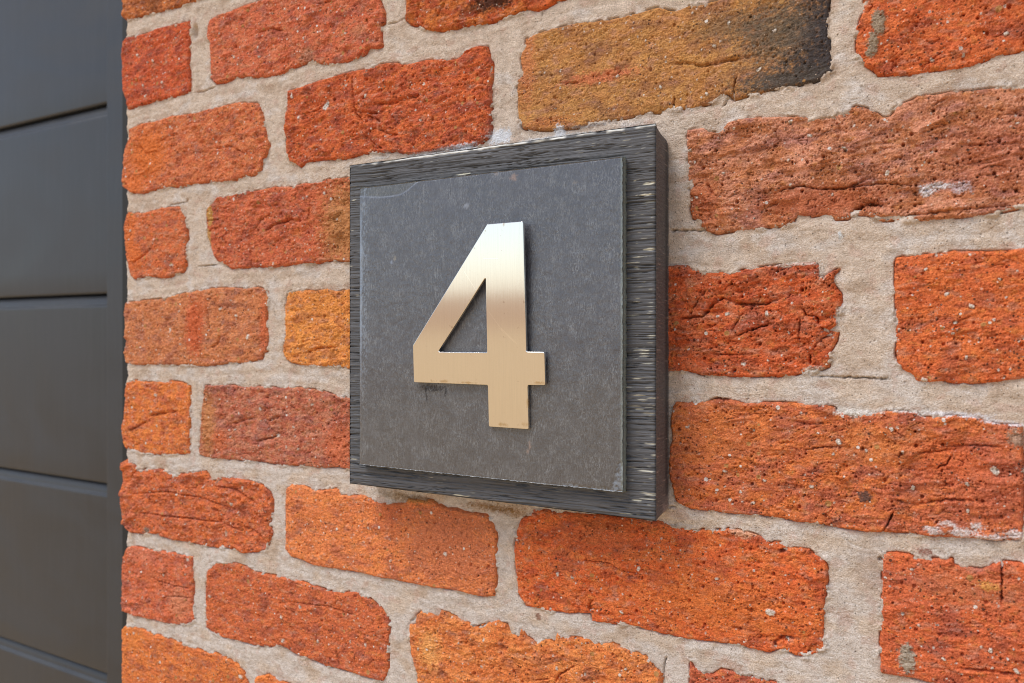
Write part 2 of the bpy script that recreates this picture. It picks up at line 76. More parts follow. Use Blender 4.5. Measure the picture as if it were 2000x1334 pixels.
BLOB = [(-54.9, 144.5, 32, 30, '#77695a', 0.85, 'r2c', 0.12), (-39.3, 144.0, 22, 34, '#4a4444', 1, 'r2c', 0.25), (-45.6, 125.6, 22, 14, '#484242', 1, 'r2c', 0.35), (-62.0, 123.8, 28, 8, '#5f564e', 0.95, 'r2c', 0.3), (-89.2, 156.2, 22, 9, '#7b6a55', 0.6, 'b', 0.3), (-69.2, 149.7, 20, 14, '#6d6150', 0.6, 'b', 0.3), (-158.8, 141.6, 24, 4, '#b85c3c', 0.85, 'b', 0.4), (-204.0, 157.9, 7, 30, '#b4623a', 0.7, 'b', 0.3), (-190.1, 120.4, 20, 4, '#b4602f', 0.6, 'b', 0.3), (-225.6, 198.0, 20, 7, '#3f2018', 0.95, 'b', 0.5), (-190.1, 188.2, 12, 8, '#c0501a', 0.7, 'b', 0.4), (-543.0, 143.2, 26, 24, '#c86020', 1, 'r2a', 0.5), (-560.9, 120.5, 14, 10, '#cc5f1c', 0.8, 'b', 0.5), (-477.4, 120.3, 30, 12, '#c0603c', 0.5, 'b', 0.3), (-339.8, 72.3, 26, 36, '#aa6c40', 0.9, 'b', 0.4), (-471.7, 89.0, 3.2, 9, '#b88246', 1, 'b', 0.9), (-472.9, 71.8, 2.4, 9, '#a97544', 1, 'b', 0.9), (-383.6, 70.7, 4, 3, '#c8642c', 0.7, 'b', 0.5), (-488.8, 4.7, 11, 24, '#b94e26', 0.9, 'b', 0.7), (-480.2, 20.1, 8, 10, '#b8532c', 0.6, 'b', 0.5), (-420.8, 22.8, 8, 8, '#b9683f', 0.7, 'b', 0.5), (-415.7, 4.4, 5, 24, '#bd5630', 0.8, 'b', 0.5), (-256.4, -128.0, 42, 36, '#b7603f', 0.85, 'b', 0.35), (-303.6, -114.5, 16, 14, '#b35232', 0.6, 'b', 0.35), (-45.6, 63.0, 34, 10, '#a14a2a', 0.75, 'b', 0.4), (-102.2, 66.4, 12, 16, '#ab5026', 0.7, 'b', 0.4), (28.7, 77.8, 30, 20, '#a5513a', 0.6, 'b', 0.3), (-474.5, -68.5, 10, 30, '#b3703f', 0.7, 'b', 0.4), (-460.6, -79.1, 10, 10, '#c25a2e', 0.7, 'b', 0.4), (-346.5, -74.8, 14, 20, '#c05a34', 0.7, 'b', 0.4), (-565.5, 83.7, 8, 30, '#c85f20', 0.8, 'b', 0.5), (-559.0, 62.6, 10, 12, '#c85c1c', 0.8, 'b', 0.5), (24.9, -66.3, 30, 26, '#b3543c', 0.65, 'b', 0.3), (-94.3, -51.7, 40, 20, '#c26832', 0.5, 'b', 0.3), (-23.4, -51.9, 30, 12, '#bd6b36', 0.4, 'b', 0.3), (7.6, -56.5, 18, 10, '#c2511e', 0.5, 'b', 0.4), (-25.6, -75.9, 3.2, 3, '#5a4a46', 0.9, 'b', 0.7), (-506.3, -208.6, 14, 12, '#c27356', 0.7, 'b', 0.5), (-552.6, -177.5, 20, 5, '#c9705a', 0.6, 'b', 0.4), (-536.8, -193.5, 20, 10, '#b5552c', 0.6, 'b', 0.4), (-161.8, -112.6, 30, 10, '#ad5230', 0.6, 'b', 0.3), (-94.3, -137.9, 50, 16, '#cb6522', 0.6, 'b', 0.3), (-81.6, -99.7, 8, 3, '#cf9a84', 0.7, 'b', 0.5), (17.3, -111.9, 30, 10, '#bb6a4a', 0.5, 'b', 0.3), (23.0, -109.9, 5, 2, '#cc8a44', 0.8, 'b', 0.6), (-271.6, -197.0, 10, 14, '#d6904e', 0.6, 'b', 0.4), (-213.5, -200.3, 30, 10, '#c8642c', 0.5, 'b', 0.3), (-565.5, -243.6, 20, 16, '#d0702a', 0.6, 'b', 0.3), (-536.8, 259.9, 10, 8, '#6a3418', 0.6, 'b', 0.5), (-328.9, 199.7, 8, 5, '#a5644a', 0.6, 'b', 0.4), (-374.1, 190.8, 9, 8, '#8a6050', 0.6, 'b', 0.5), (-0.4, 64.6, 4.2, 2.6, '#eee8e8', 0.95, 'b', 0.6), (5.6, 66.3, 5, 1.8, '#eae4e4', 0.9, 'b', 0.6), (13.1, 64.7, 4.5, 2.8, '#d8c8cc', 0.75, 'b', 0.5), (2.0, -88.0, 4, 2, '#ece4e0', 0.85, 'b', 0.6), (13.4, -87.7, 6, 2.6, '#ece4e0', 0.85, 'b', 0.6), (18.3, -84.4, 3, 2, '#ece4e0', 0.85, 'b', 0.6), (24.9, -88.5, 6, 2, '#ece4e0', 0.8, 'b', 0.6), (33.3, -86.3, 5, 2.6, '#ece4e0', 0.85, 'b', 0.6), (7.6, -84.3, 4, 1.5, '#ece4e0', 0.7, 'b', 0.6), (-356.9, 153.5, 2.2, 2.6, '#efe6dc', 1, 'b', 0.9), (-387.9, 165.8, 1.1, 2, '#efe6dc', 1, 'b', 0.9), (-355.5, 154.7, 1.2, 3, '#efe6dc', 1, 'b', 0.9), (-455.2, -147.6, 1.6, 3, '#cdb29c', 0.8, 'b', 0.7), (-546.2, -156.7, 4, 3, '#8f8274', 0.9, 'b', 0.7), (-20.4, 143.9, 2.6, 7, '#ab967e', 1, 'b', 0.85), (-18.7, 143.6, 1.6, 6, '#ab967e', 1, 'b', 0.85), (-22.1, 134.7, 2.4, 6, '#ab967e', 1, 'b', 0.85), (-23.4, 131.4, 2, 3, '#ab967e', 1, 'b', 0.85), (-8.2, -148.0, 3.6, 7, '#b7a692', 1, 'b', 0.9), (-8.0, -142.8, 1, 3, '#b7a692', 1, 'b', 0.9), (33.3, -44.6, 4, 4, '#ab9580', 0.8, 'b', 0.7), (-36.6, -36.6, 3.5, 1.8, '#e8e0d6', 0.9, 'x', 0.6), (-31.0, -37.0, 3.5, 1.8, '#e8e0d6', 0.9, 'x', 0.6), (-23.4, -36.2, 6, 1.1, '#ece4dc', 0.9, 'x', 0.6), (-12.8, -35.0, 8, 1, '#ece4dc', 0.9, 'x', 0.6), (-1.4, -35.8, 4, 1.6, '#e8e0d8', 0.9, 'x', 0.6), (7.6, -35.6, 9, 1.4, '#ece6e6', 0.95, 'x', 0.6), (17.3, -36.0, 8, 1.2, '#ece6e6', 0.95, 'x', 0.6), (25.9, -38.2, 6, 1, '#ece6e6', 0.9, 'x', 0.6), (33.3, -38.9, 5, 1, '#ece6e6', 0.9, 'x', 0.6), (-57.2, 33.9, 14, 0.9, '#d8ccc0', 0.8, 'x', 0.6), (-37.5, 7.8, 1, 6, '#d9cfc4', 0.9, 'x', 0.6), (-44.5, 28.7, 1.6, 3, '#d5cabd', 0.9, 'x', 0.6), (-47.9, -17.2, 5, 2, '#cfc2b2', 0.8, 'x', 0.6), (-222.1, 116.8, 8, 5, '#eeeef0', 1, 'x', 0.7), (-183.0, 113.1, 4, 6, '#e8e8ea', 1, 'x', 0.7), (-193.4, 111.4, 14, 1.6, '#e8e8ea', 1, 'x', 0.6), (-174.2, 111.9, 12, 1.2, '#d0ccc8', 0.9, 'x', 0.6), (-249.0, 113.3, 14, 2.4, '#e4e4e6', 0.95, 'x', 0.6), (-275.5, 112.6, 14, 1.4, '#e0dcd8', 0.9, 'x', 0.6), (-311.9, 114.1, 10, 1, '#d8d0c8', 0.8, 'x', 0.6), (-225.2, 114.5, 4, 2, '#e6e6e8', 1, 'x', 0.5), (-215.9, 117.2, 1.5, 5, '#e6e6e8', 0.8, 'x', 0.5), (-182.7, 114.8, 3, 4, '#e2e0e0', 0.95, 'x', 0.5), (-185.3, 111.6, 8, 1.6, '#e2e0e0', 0.9, 'x', 0.5), (-200.0, 111.4, 8, 1.8, '#e2e0e0', 0.9, 'x', 0.5), (-247.1, 113.7, 9, 2, '#dcdce0', 0.85, 'x', 0.5), (-264.0, 113.2, 7, 1.6, '#d4d0cc', 0.8, 'x', 0.5), (-305.6, 116.1, 3, 2, '#d4cac0', 0.8, 'x', 0.5), (-164.9, 115.6, 18, 1, '#b9b0aa', 0.8, 'x', 0.5), (-283.4, -104.2, 16, 3, '#8a6432', 0.7, 'x', 0.35), (-299.5, -103.6, 16, 3, '#8d7350', 0.6, 'm', 0.35), (-227.4, -103.5, 22, 2.6, '#93672c', 0.8, 'x', 0.35), (-213.5, -104.9, 12, 3, '#93672c', 0.6, 'x', 0.35), (-155.8, -104.0, 30, 5, '#9b4a22', 0.6, 'b', 0.3), (-36.6, 47.0, 1, 1.8, '#e9edf0', 1, 'm', 0.9), (-0.8, -98.7, 4, 2, '#a06a5a', 0.8, 'm', 0.6), (-38.8, 102.6, 10, 2, '#b59a80', 0.4, 'm', 0.3), (-23.4, -111.4, 8, 14, '#b39a8a', 0.5, 'm', 0.4), (-34.3, -134.8, 4, 6, '#c49a86', 0.5, 'm', 0.4), (-86.6, -167.6, 8, 3, '#bb8f76', 0.6, 'm', 0.4), (-196.7, -162.8, 2, 2, '#8a5a44', 0.8, 'm', 0.7)]  # dark blob on the brick below the plaque paints the plaque's soft shade
STONE = [(-136.1, -126.1, 1.2), (-175.1, -136.8, 1.0), (-68.2, -137.4, 2.0), (-94.3, -124.8, 0.9), (-184.3, -136.5, 1.1), (-145.7, -151.1, 1.0), (-167.0, -167.4, 0.4), (-60.3, -149.3, 1.0), (-118.9, -146.7, 0.4), (-109.7, -147.9, 0.4), (-59.6, -121.9, 0.5), (-77.8, -135.5, 0.5), (-260.2, -135.4, 1.3), (-320.3, -127.1, 0.9), (-302.7, -146.0, 0.8), (-347.4, -131.5, 0.5), (25.5, -59.3, 1.8), (-14.7, -43.7, 1.0), (-10.1, -53.8, 0.8), (-25.1, -54.4, 0.7), (-39.3, -57.1, 0.7), (-49.1, -73.4, 1.0), (-5.9, -69.7, 1.0), (15.2, -66.1, 0.9), (-90.2, -69.6, 0.9), (-70.7, -72.5, 0.8), (-76.3, -84.2, 0.9), (-109.4, -48.4, 0.8), (-75.8, -48.0, 0.6), (-90.2, -77.4, 0.5), (-37.0, -51.2, 1.4), (-46.1, -47.4, 0.6), (15.4, -77.8, 0.8), (-10.1, -127.6, 0.8), (6.2, -144.8, 0.8), (23.8, -137.6, 1.0), (24.5, -145.3, 0.7), (3.6, -130.4, 0.6), (-6.4, -106.9, 0.6), (33.3, -144.7, 1.1), (32.2, -135.3, 0.5), (-69.9, 10.1, 1.1), (-89.2, 10.1, 1.1), (-93.8, 8.9, 0.8), (-59.4, 0.5, 0.7), (-116.2, 2.4, 0.7), (-70.4, 22.5, 0.7), (-81.1, -15.1, 1.0), (-69.2, -13.2, 0.6), (16.9, 12.1, 1.1), (7.4, 17.8, 0.9), (-0.8, 29.1, 0.7), (10.7, 5.0, 0.8), (27.2, 23.7, 0.6), (14.8, -10.4, 0.8), (9.7, 0.2, 0.6), (26.8, -15.7, 0.6), (-1.4, -20.8, 1.2), (34.2, -3.3, 0.5), (-16.4, 74.0, 1.2), (-50.0, 95.7, 1.0), (-58.7, 103.5, 1.0), (-34.3, 87.5, 0.7), (-59.6, 84.7, 0.7), (-104.8, 70.6, 0.8), (-58.7, 72.6, 0.7), (-39.9, 66.4, 0.6), (-23.4, 96.9, 0.6), (33.8, 90.4, 0.6), (-85.4, 103.3, 0.6), (-108.3, 95.1, 0.9), (-91.2, 81.7, 0.6), (-88.4, 157.6, 0.9), (-95.6, 147.0, 0.9), (-102.2, 146.3, 0.6), (-66.3, 149.2, 1.0), (-73.6, 131.5, 1.1), (-99.6, 123.2, 0.9), (-123.9, 130.5, 0.9), (-148.3, 140.4, 0.9), (-182.4, 148.9, 0.8), (-182.4, 139.1, 0.7), (-132.1, 156.6, 0.6), (-121.1, 145.7, 0.6), (-158.8, 138.2, 0.7), (-107.0, 166.3, 0.6), (-180.5, 172.0, 0.7), (29.6, 129.4, 0.9), (1.6, 123.0, 0.9), (13.8, 122.9, 0.7), (-339.4, 165.3, 0.9), (-306.9, 163.1, 0.7), (-322.4, 155.6, 1.2), (-278.6, 133.9, 0.8), (-260.2, 143.0, 0.7), (-376.9, 204.0, 1.0), (-339.8, 200.1, 1.0), (-394.7, 227.4, 0.9), (-361.5, 219.5, 0.6), (-392.3, 205.8, 0.6), (-421.3, 205.4, 1.0), (-419.3, 198.4, 1.0), (-445.4, 202.6, 1.2), (-460.6, 222.8, 0.8), (-349.7, 202.3, 0.6), (-536.8, 215.8, 1.2), (-543.0, 215.7, 0.9), (-557.1, 223.9, 1.3), (-526.3, 197.1, 1.3), (-549.4, 198.4, 1.1), (-546.2, 189.3, 1.4), (-509.3, 238.4, 1.3), (-558.3, 239.3, 1.2), (-532.4, 202.6, 0.7), (-510.5, 228.7, 0.6), (-549.4, 161.1, 0.9), (-465.1, 143.1, 0.9), (-463.4, 134.5, 1.1), (-488.2, 161.5, 0.6), (-427.0, 126.6, 0.7), (-434.8, 101.9, 1.2), (-455.2, 77.9, 0.9), (-450.8, 65.6, 0.9), (-377.9, 93.6, 0.8), (-358.7, 95.4, 1.2), (-346.5, 76.5, 0.9), (-370.3, 57.5, 0.7), (-366.6, 38.5, 0.5), (-405.6, 49.6, 1.1), (-515.3, 53.7, 1.0), (-564.8, 83.2, 1.1), (-567.4, 76.3, 0.9), (-460.1, 18.6, 1.4), (-443.8, 13.1, 1.2), (-442.8, 12.7, 0.5), (-506.3, 17.4, 0.9), (-504.6, -7.9, 1.0), (-553.8, -10.7, 0.8), (-528.1, 3.2, 0.6), (-431.2, -2.2, 1.8), (-533.7, -12.9, 0.7), (-534.9, -48.5, 1.6), (-561.6, -51.6, 1.0), (-538.6, -61.6, 0.9), (-533.7, -72.7, 1.2), (-540.5, -77.2, 0.9), (-526.9, -86.0, 0.6), (-419.3, -53.9, 1.3), (-475.7, -49.3, 1.0), (-440.1, -57.9, 0.9), (-461.7, -48.7, 0.8), (-368.9, -48.3, 1.0), (-393.3, -50.9, 0.7), (-387.4, -64.9, 0.9), (-445.4, -70.2, 0.9), (-402.6, -71.9, 1.6), (-393.3, -79.2, 0.9), (-382.2, -79.8, 0.9), (-364.7, -90.4, 0.7), (-449.7, -75.7, 0.8), (-450.8, -70.9, 0.7), (-400.2, -82.2, 0.6), (-448.7, -125.3, 1.4), (-437.5, -112.2, 1.2), (-480.2, -115.6, 1.2), (-441.7, -130.2, 0.7), (-502.2, -120.5, 0.8), (-509.9, -124.4, 0.9), (-522.6, -144.9, 0.8), (-515.3, -145.6, 0.7), (-459.5, -134.1, 0.6), (-433.8, -144.1, 0.6), (-496.9, -172.9, 1.3), (-525.0, -189.3, 1.0), (-567.4, -192.9, 1.0), (-550.6, -210.8, 0.8), (-562.2, -226.4, 0.9), (-498.7, -184.1, 0.7), (-561.6, -241.6, 1.1), (-556.4, -276.8, 1.0), (-439.1, -250.0, 1.9), (-472.3, -197.0, 1.0), (-380.7, -188.8, 1.1), (-397.2, -215.4, 1.3), (-364.7, -209.7, 1.1), (-323.3, -204.0, 1.1), (-336.3, -204.5, 0.8), (-398.7, -199.4, 1.3), (-331.1, -181.9, 0.8), (-280.2, -197.7, 0.9), (-273.6, -196.7, 0.8), (-232.3, -182.6, 0.9), (-233.7, -198.9, 0.8), (-184.0, -189.2, 0.9), (-167.0, -189.1, 0.8), (-143.0, -181.1, 0.8), (-130.7, -174.4, 0.7), (-200.0, -178.4, 0.5)]
CRACK = [([(-334.1, 172.6), (-333.3, 159.9), (-330.2, 145.2), (-325.5, 140.2), (-323.7, 134.9)], 0.3, 1.6, 'b'), ([(-322.9, 129.8), (-316.1, 123.9), (-308.5, 119.1)], 0.3, 1.2, 'b'), ([(-378.8, 151.0), (-364.7, 152.2), (-353.3, 157.1)], 0.4, 1.3, 'b'), ([(-314.0, 133.7), (-303.6, 128.3), (-296.2, 127.1)], 0.5, 1.5, 'b'), ([(-328.9, 146.4), (-311.9, 142.7)], 0.6, 1.6, 'b'), ([(-318.2, 149.2), (-299.5, 148.1), (-287.3, 149.6), (-275.5, 149.4)], 0.9, 1.3, 'b'), ([(-322.4, 143.1), (-314.0, 139.6), (-309.8, 136.4)], 0.5, 1.2, 'b'), ([(-119.8, 7.3), (-108.9, 8.5), (-101.7, 9.2), (-96.4, 14.9), (-91.8, 18.2), (-84.1, 15.5), (-77.8, 14.8), (-69.2, 15.2), (-62.0, 18.0)], 0.6, 2.0, 'b'), ([(-81.6, 10.3), (-86.6, 1.8), (-84.1, -0.8), (-74.1, 3.1), (-66.8, 5.0)], 0.3, 1.4, 'b'), ([(-53.7, 12.9), (-51.4, 9.1), (-46.8, 8.6), (-45.2, 2.9), (-39.9, 0.5)], 0.35, 1.8, 'b'), ([(-54.2, 7.9), (-54.9, 0.5), (-54.4, -4.0)], 0.3, 1.4, 'b'), ([(-39.9, 0.5), (-45.6, -3.2), (-47.9, -6.9)], 0.35, 1.5, 'b'), ([(-50.0, -9.4), (-49.5, -15.5)], 0.3, 1.3, 'b'), ([(-107.5, 12.5), (-98.2, 24.1)], 0.3, 1.2, 'b'), ([(-98.2, -10.0), (-89.2, -10.6), (-76.6, -10.2)], 0.4, 1.3, 'b'), ([(-65.6, 69.0), (-62.0, 70.7), (-54.9, 72.0), (-45.6, 69.7), (-34.3, 68.6), (-23.4, 72.8)], 0.45, 1.8, 'b'), ([(-34.3, 69.1), (-19.1, 69.8), (-6.6, 67.4)], 0.4, 1.2, 'b'), ([(-31.0, 57.0), (-25.6, 60.2), (-22.3, 60.4), (-17.0, 59.0)], 1.0, 2.6, 'b'), ([(-21.3, 53.9), (-10.7, 53.3), (7.6, 54.7), (28.7, 55.3)], 0.5, 1.2, 'b'), ([(-6.6, 67.4), (-6.6, 65.6), (-3.5, 61.8)], 0.3, 1.2, 'b'), ([(-99.6, 78.0), (-95.6, 69.8)], 0.7, 1.0, 'b'), ([(11.5, 83.4), (34.2, 81.6)], 0.4, 0.8, 'b'), ([(-13.8, -81.8), (-15.9, -87.2), (-18.1, -91.2)], 0.4, 1.8, 'b'), ([(-14.9, -76.0), (-4.5, -77.2), (7.6, -73.6), (21.1, -72.9)], 0.6, 1.3, 'b'), ([(3.6, -60.3), (7.6, -57.7), (9.5, -54.1)], 0.35, 1.2, 'b'), ([(-53.7, -56.5), (-43.3, -54.0), (-32.1, -53.0)], 0.4, 1.2, 'b'), ([(-4.5, -54.0), (3.6, -52.7), (13.4, -50.6)], 0.4, 1.0, 'b'), ([(-57.2, -42.3), (-51.4, -43.5), (-41.1, -42.2)], 0.5, 1.2, 'b'), ([(7.6, -50.2), (17.3, -49.0), (28.7, -48.6)], 0.4, 0.9, 'b'), ([(-171.1, -126.7), (-160.3, -126.0), (-152.8, -125.5), (-146.8, -128.8), (-132.4, -129.3)], 0.35, 1.2, 'b'), ([(-164.0, -155.5), (-164.9, -150.0), (-161.8, -146.6)], 0.5, 1.2, 'b'), ([(-65.6, -155.6), (-66.3, -151.9), (-62.0, -148.6), (-56.1, -148.2)], 0.7, 1.2, 'b'), ([(-64.4, -106.8), (-60.3, -105.3)], 0.7, 1.8, 'b'), ([(-86.6, -148.2), (-81.6, -148.5)], 0.6, 1.5, 'b'), ([(28.1, -98.5), (28.1, -116.8)], 0.35, 1.8, 'b'), ([(11.5, -148.0), (23.0, -146.7), (34.2, -146.1)], 0.5, 1.3, 'b'), ([(-84.9, 129.5), (-85.9, 124.5), (-85.9, 119.4)], 0.3, 2.0, 'b'), ([(-116.7, 124.5), (-117.0, 117.9)], 0.25, 1.6, 'b'), ([(-119.8, 141.9), (-110.2, 141.1), (-102.2, 138.1), (-89.2, 138.5), (-74.1, 138.5)], 0.7, 1.0, 'b'), ([(-180.5, 141.4), (-171.1, 140.7)], 0.5, 0.8, 'b'), ([(-568.8, -79.3), (-559.0, -75.4), (-547.5, -69.8)], 0.5, 1.6, 'b'), ([(-543.0, -65.1), (-530.6, -62.9), (-509.3, -59.8)], 1.0, 1.6, 'b'), ([(-456.8, -40.9), (-452.4, -52.1)], 0.4, 1.3, 'b'), ([(-449.7, -67.0), (-436.4, -62.5), (-423.4, -60.0)], 0.7, 1.3, 'b'), ([(-423.4, -77.3), (-408.1, -73.7), (-400.7, -70.7)], 0.5, 1.4, 'b'), ([(-408.1, -61.0), (-399.2, -57.6)], 1.0, 1.6, 'b'), ([(-476.2, 84.8), (-460.6, 85.2)], 0.3, 1.3, 'b'), ([(-413.2, 73.7), (-400.7, 78.3), (-391.8, 78.4)], 0.7, 1.5, 'b'), ([(-426.0, 73.8), (-418.2, 81.3), (-405.6, 85.9)], 0.5, 1.1, 'b'), ([(-403.1, 76.6), (-390.8, 80.1), (-378.8, 77.8)], 0.6, 1.3, 'b'), ([(-374.1, 78.9), (-371.7, 86.8)], 0.4, 1.3, 'b'), ([(-457.9, 70.9), (-452.4, 76.3)], 0.4, 1.0, 'b'), ([(-475.7, 20.0), (-474.0, 10.4), (-470.6, -1.2)], 0.4, 1.7, 'b'), ([(-471.7, -10.7), (-463.4, -6.9), (-461.7, -1.1)], 0.7, 1.6, 'b'), ([(-376.4, -13.4), (-364.7, -9.8), (-346.5, -8.9)], 0.8, 1.2, 'b'), ([(-565.5, -117.2), (-559.0, -110.5), (-552.6, -107.8)], 0.4, 1.2, 'b'), ([(-466.2, -113.8), (-444.4, -113.6), (-423.4, -122.6)], 0.5, 1.3, 'b'), ([(-568.8, -130.0), (-518.3, -122.9), (-477.4, -124.5), (-439.1, -129.9)], 0.5, 1.2, 'b'), ([(-562.2, -143.8), (-512.3, -142.1), (-460.6, -139.9), (-433.8, -144.1)], 0.5, 1.3, 'b'), ([(-440.1, -139.3), (-423.4, -142.8), (-413.2, -148.8)], 0.7, 1.6, 'b'), ([(-543.0, -193.3), (-512.3, -195.7), (-491.7, -194.3)], 0.4, 1.3, 'b'), ([(-518.3, -204.6), (-493.4, -201.7)], 0.3, 0.9, 'b'), ([(-393.3, -187.4), (-355.5, -184.4), (-328.9, -186.5)], 0.3, 0.9, 'b'), ([(-348.8, -212.5), (-345.6, -222.1)], 0.3, 1.1, 'b'), ([(-185.3, -198.2), (-182.1, -192.0), (-177.3, -189.0), (-173.5, -185.9)], 0.4, 1.4, 'b'), ([(-188.5, -196.3), (-200.0, -200.3)], 0.3, 1.0, 'b'), ([(-239.8, -175.8), (-234.5, -175.7), (-230.9, -173.2)], 0.7, 1.5, 'b'), ([(-220.4, -183.6), (-216.9, -186.0)], 1.0, 1.5, 'b'), ([(-536.8, 69.6), (-549.4, 62.2), (-563.5, 56.7)], 0.7, 1.2, 'b'), ([(-530.6, 150.7), (-518.3, 154.4), (-506.3, 154.1)], 0.5, 0.9, 'b'), ([(-555.8, 152.9), (-546.2, 143.6), (-530.6, 143.8)], 0.5, 1.2, 'b'), ([(-466.2, 138.3), (-449.7, 138.2), (-433.8, 130.7)], 0.5, 1.0, 'b'), ([(-267.8, 194.3), (-263.2, 199.7), (-259.4, 203.6)], 0.7, 0.9, 'b'), ([(-279.4, 209.5), (-281.4, 197.0)], 0.5, 0.6, 'b'), ([(-364.7, 224.7), (-351.0, 223.9)], 0.5, 1.2, 'b'), ([(-423.4, 216.0), (-408.1, 216.8), (-393.3, 211.4)], 0.6, 1.2, 'b'), ([(-328.9, 182.8), (-323.7, 186.0)], 0.6, 1.5, 'b'), ([(-120.0, 54.7), (-110.2, 53.8), (-100.6, 53.4)], 0.35, 1.6, 'm'), ([(-49.1, -20.4), (-27.7, -20.6), (-14.9, -20.9)], 0.3, 1.3, 'm'), ([(-306.9, 199.8), (-297.4, 199.5), (-290.5, 201.1)], 0.3, 1.2, 'm'), ([(-489.9, 183.9), (-477.4, 183.5), (-466.2, 184.9)], 0.4, 1.4, 'm'), ([(-195.0, 179.8), (-194.0, 185.5)], 0.25, 0.7, 'm'), ([(-499.3, 101.3), (-506.3, 101.1), (-518.3, 100.5)], 0.4, 1.2, 'm'), ([(-498.1, 103.6), (-498.7, 100.5)], 0.6, 2, 'm'), ([(-485.9, 51.3), (-474.5, 51.5), (-463.9, 51.5)], 0.35, 1.3, 'm'), ([(-122.8, -184.4), (-122.2, -175.1), (-121.1, -170.8)], 0.3, 1.2, 'm'), ([(-119.8, -91.0), (-115.6, -91.1)], 0.4, 1.2, 'm'), ([(-91.8, 115.6), (-88.4, 119.7), (-85.4, 117.7)], 0.5, 1.2, 'm'), ([(-99.6, -34.7), (-94.3, -33.4), (-84.1, -34.3)], 0.7, 2.2, 'm'), ([(-39.9, 28.7), (-36.8, 30.5)], 0.7, 2, 'm'), ([(-287.3, -182.3), (-281.4, -176.4)], 0.5, 1.2, 'm')]
VOID = [(-489.4, 230.6, 2.6, 5, 4), (-387.0, -223.0, 8, 1.5, 1.5), (-19.3, -104.4, 1, 1, 3), (-12.8, -8.9, 0.7, 2.5, 3), (-13.2, 26.3, 0.5, 6, 2.5)]
DIGIT = [(-210.5, 59.8), (-188.3, 59.8), (-187.6, -9.5), (-176.9, -9.5), (-176.7, -27.0), (-187.2, -27.3), (-187.0, -51.0), (-211.6, -51.0), (-211.8, -28.1), (-261.6, -28.1), (-261.8, -6.6)]
DHOLE = [(-212.0, 31.0), (-211.9, -10.2), (-244.4, -10.2)]
RUST = [(17.900000000000006, 59.0, 1.6, 2.6), (27.30000000000001, -48.6, 5, 3), (14.699999999999989, -49.3, 8, 1.8), (-23.599999999999994, -26.9, 10, 1.6), (30.69999999999999, -37.5, 1.2, 6), (37.400000000000006, -25.9, 6, 1.2), (-6.5, -27.2, 10, 0.9)]
SCRATCH = [(6.4, 13.7, 17.0, 0.6), (14.2, 3.1, 23.3, -4.4), (15.1, 3.3, 24.9, -5.2), (-7.8, 34.8, -0.5, 24.3), (4.8, 41.3, 14.2, 40.8)]
FLECK = [(-122.7, 75.6, 3.4, 0.75, 1), (-124.3, 70.1, 5.5, 0.55, 1), (-130.3, 77.7, 1, 0.3, 1), (-233.2, 91.5, 5, 0.55, 1), (-256.3, 90.2, 4, 0.3, 0.9), (-122.7, 42.5, 3.6, 0.7, 1), (-128.9, 38.9, 4, 0.35, 0.9), (-126.2, -8.3, 5, 0.35, 1), (-125.4, -9.8, 3, 0.35, 0.9), (-128.7, -31.1, 4, 0.3, 0.9), (-127.6, -38.1, 3, 0.4, 0.9), (-314.4, 83.4, 2, 0.3, 1), (-315.2, 64.6, 1.6, 0.25, 0.9), (-316.1, 42.3, 1.6, 0.25, 0.9), (-313.6, -78.2, 3, 0.3, 0.9), (-234.9, -92.8, 6, 0.35, 0.9), (-128.9, -84.3, 3, 0.35, 1), (-134.4, -91.9, 4, 0.35, 1)]
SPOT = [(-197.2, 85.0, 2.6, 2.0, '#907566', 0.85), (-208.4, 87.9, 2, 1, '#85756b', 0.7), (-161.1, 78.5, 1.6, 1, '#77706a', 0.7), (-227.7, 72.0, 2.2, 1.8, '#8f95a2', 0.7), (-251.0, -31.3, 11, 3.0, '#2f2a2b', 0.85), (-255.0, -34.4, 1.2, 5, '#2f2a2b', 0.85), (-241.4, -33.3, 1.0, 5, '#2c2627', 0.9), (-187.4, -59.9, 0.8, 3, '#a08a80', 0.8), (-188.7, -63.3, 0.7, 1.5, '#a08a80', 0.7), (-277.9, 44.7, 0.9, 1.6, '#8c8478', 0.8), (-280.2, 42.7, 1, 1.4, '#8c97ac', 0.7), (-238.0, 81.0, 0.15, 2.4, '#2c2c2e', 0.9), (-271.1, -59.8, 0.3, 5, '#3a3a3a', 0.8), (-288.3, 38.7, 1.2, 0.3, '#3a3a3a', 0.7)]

# ------------------------------------------------------------ noise
_rng = np.random.RandomState(7)
PERM = np.concatenate([_rng.permutation(256)] * 3)
GA = _rng.rand(256) * 2 * np.pi; GX = np.cos(GA); GY = np.sin(GA); RV = _rng.rand(4, 256)
def perlin(x, y, seed=0):
    xi = np.floor(x).astype(int); yi = np.floor(y).astype(int)
    fx = x - xi; fy = y - yi
    u = fx * fx * fx * (fx * (fx * 6 - 15) + 10); v = fy * fy * fy * (fy * (fy * 6 - 15) + 10)
    def g(a, b, dx, dy):
        h = PERM[PERM[((xi + a + seed * 37) & 255)] + ((yi + b + seed * 91) & 255)]
        return GX[h] * dx + GY[h] * dy
    n0 = g(0, 0, fx, fy) * (1 - u) + g(1, 0, fx - 1, fy) * u
    n1 = g(0, 1, fx, fy - 1) * (1 - u) + g(1, 1, fx - 1, fy - 1) * u
    return (n0 * (1 - v) + n1 * v) * 1.5
def fbm(x, y, o=3, seed=0):
    s = 0; a = 1.; t = 0
    for k in range(o):
        s = s + a * perlin(x * 2 ** k + 17.3 * k, y * 2 ** k - 9.1 * k, seed + k); t += a; a *= .5
    return s / t * 1.2
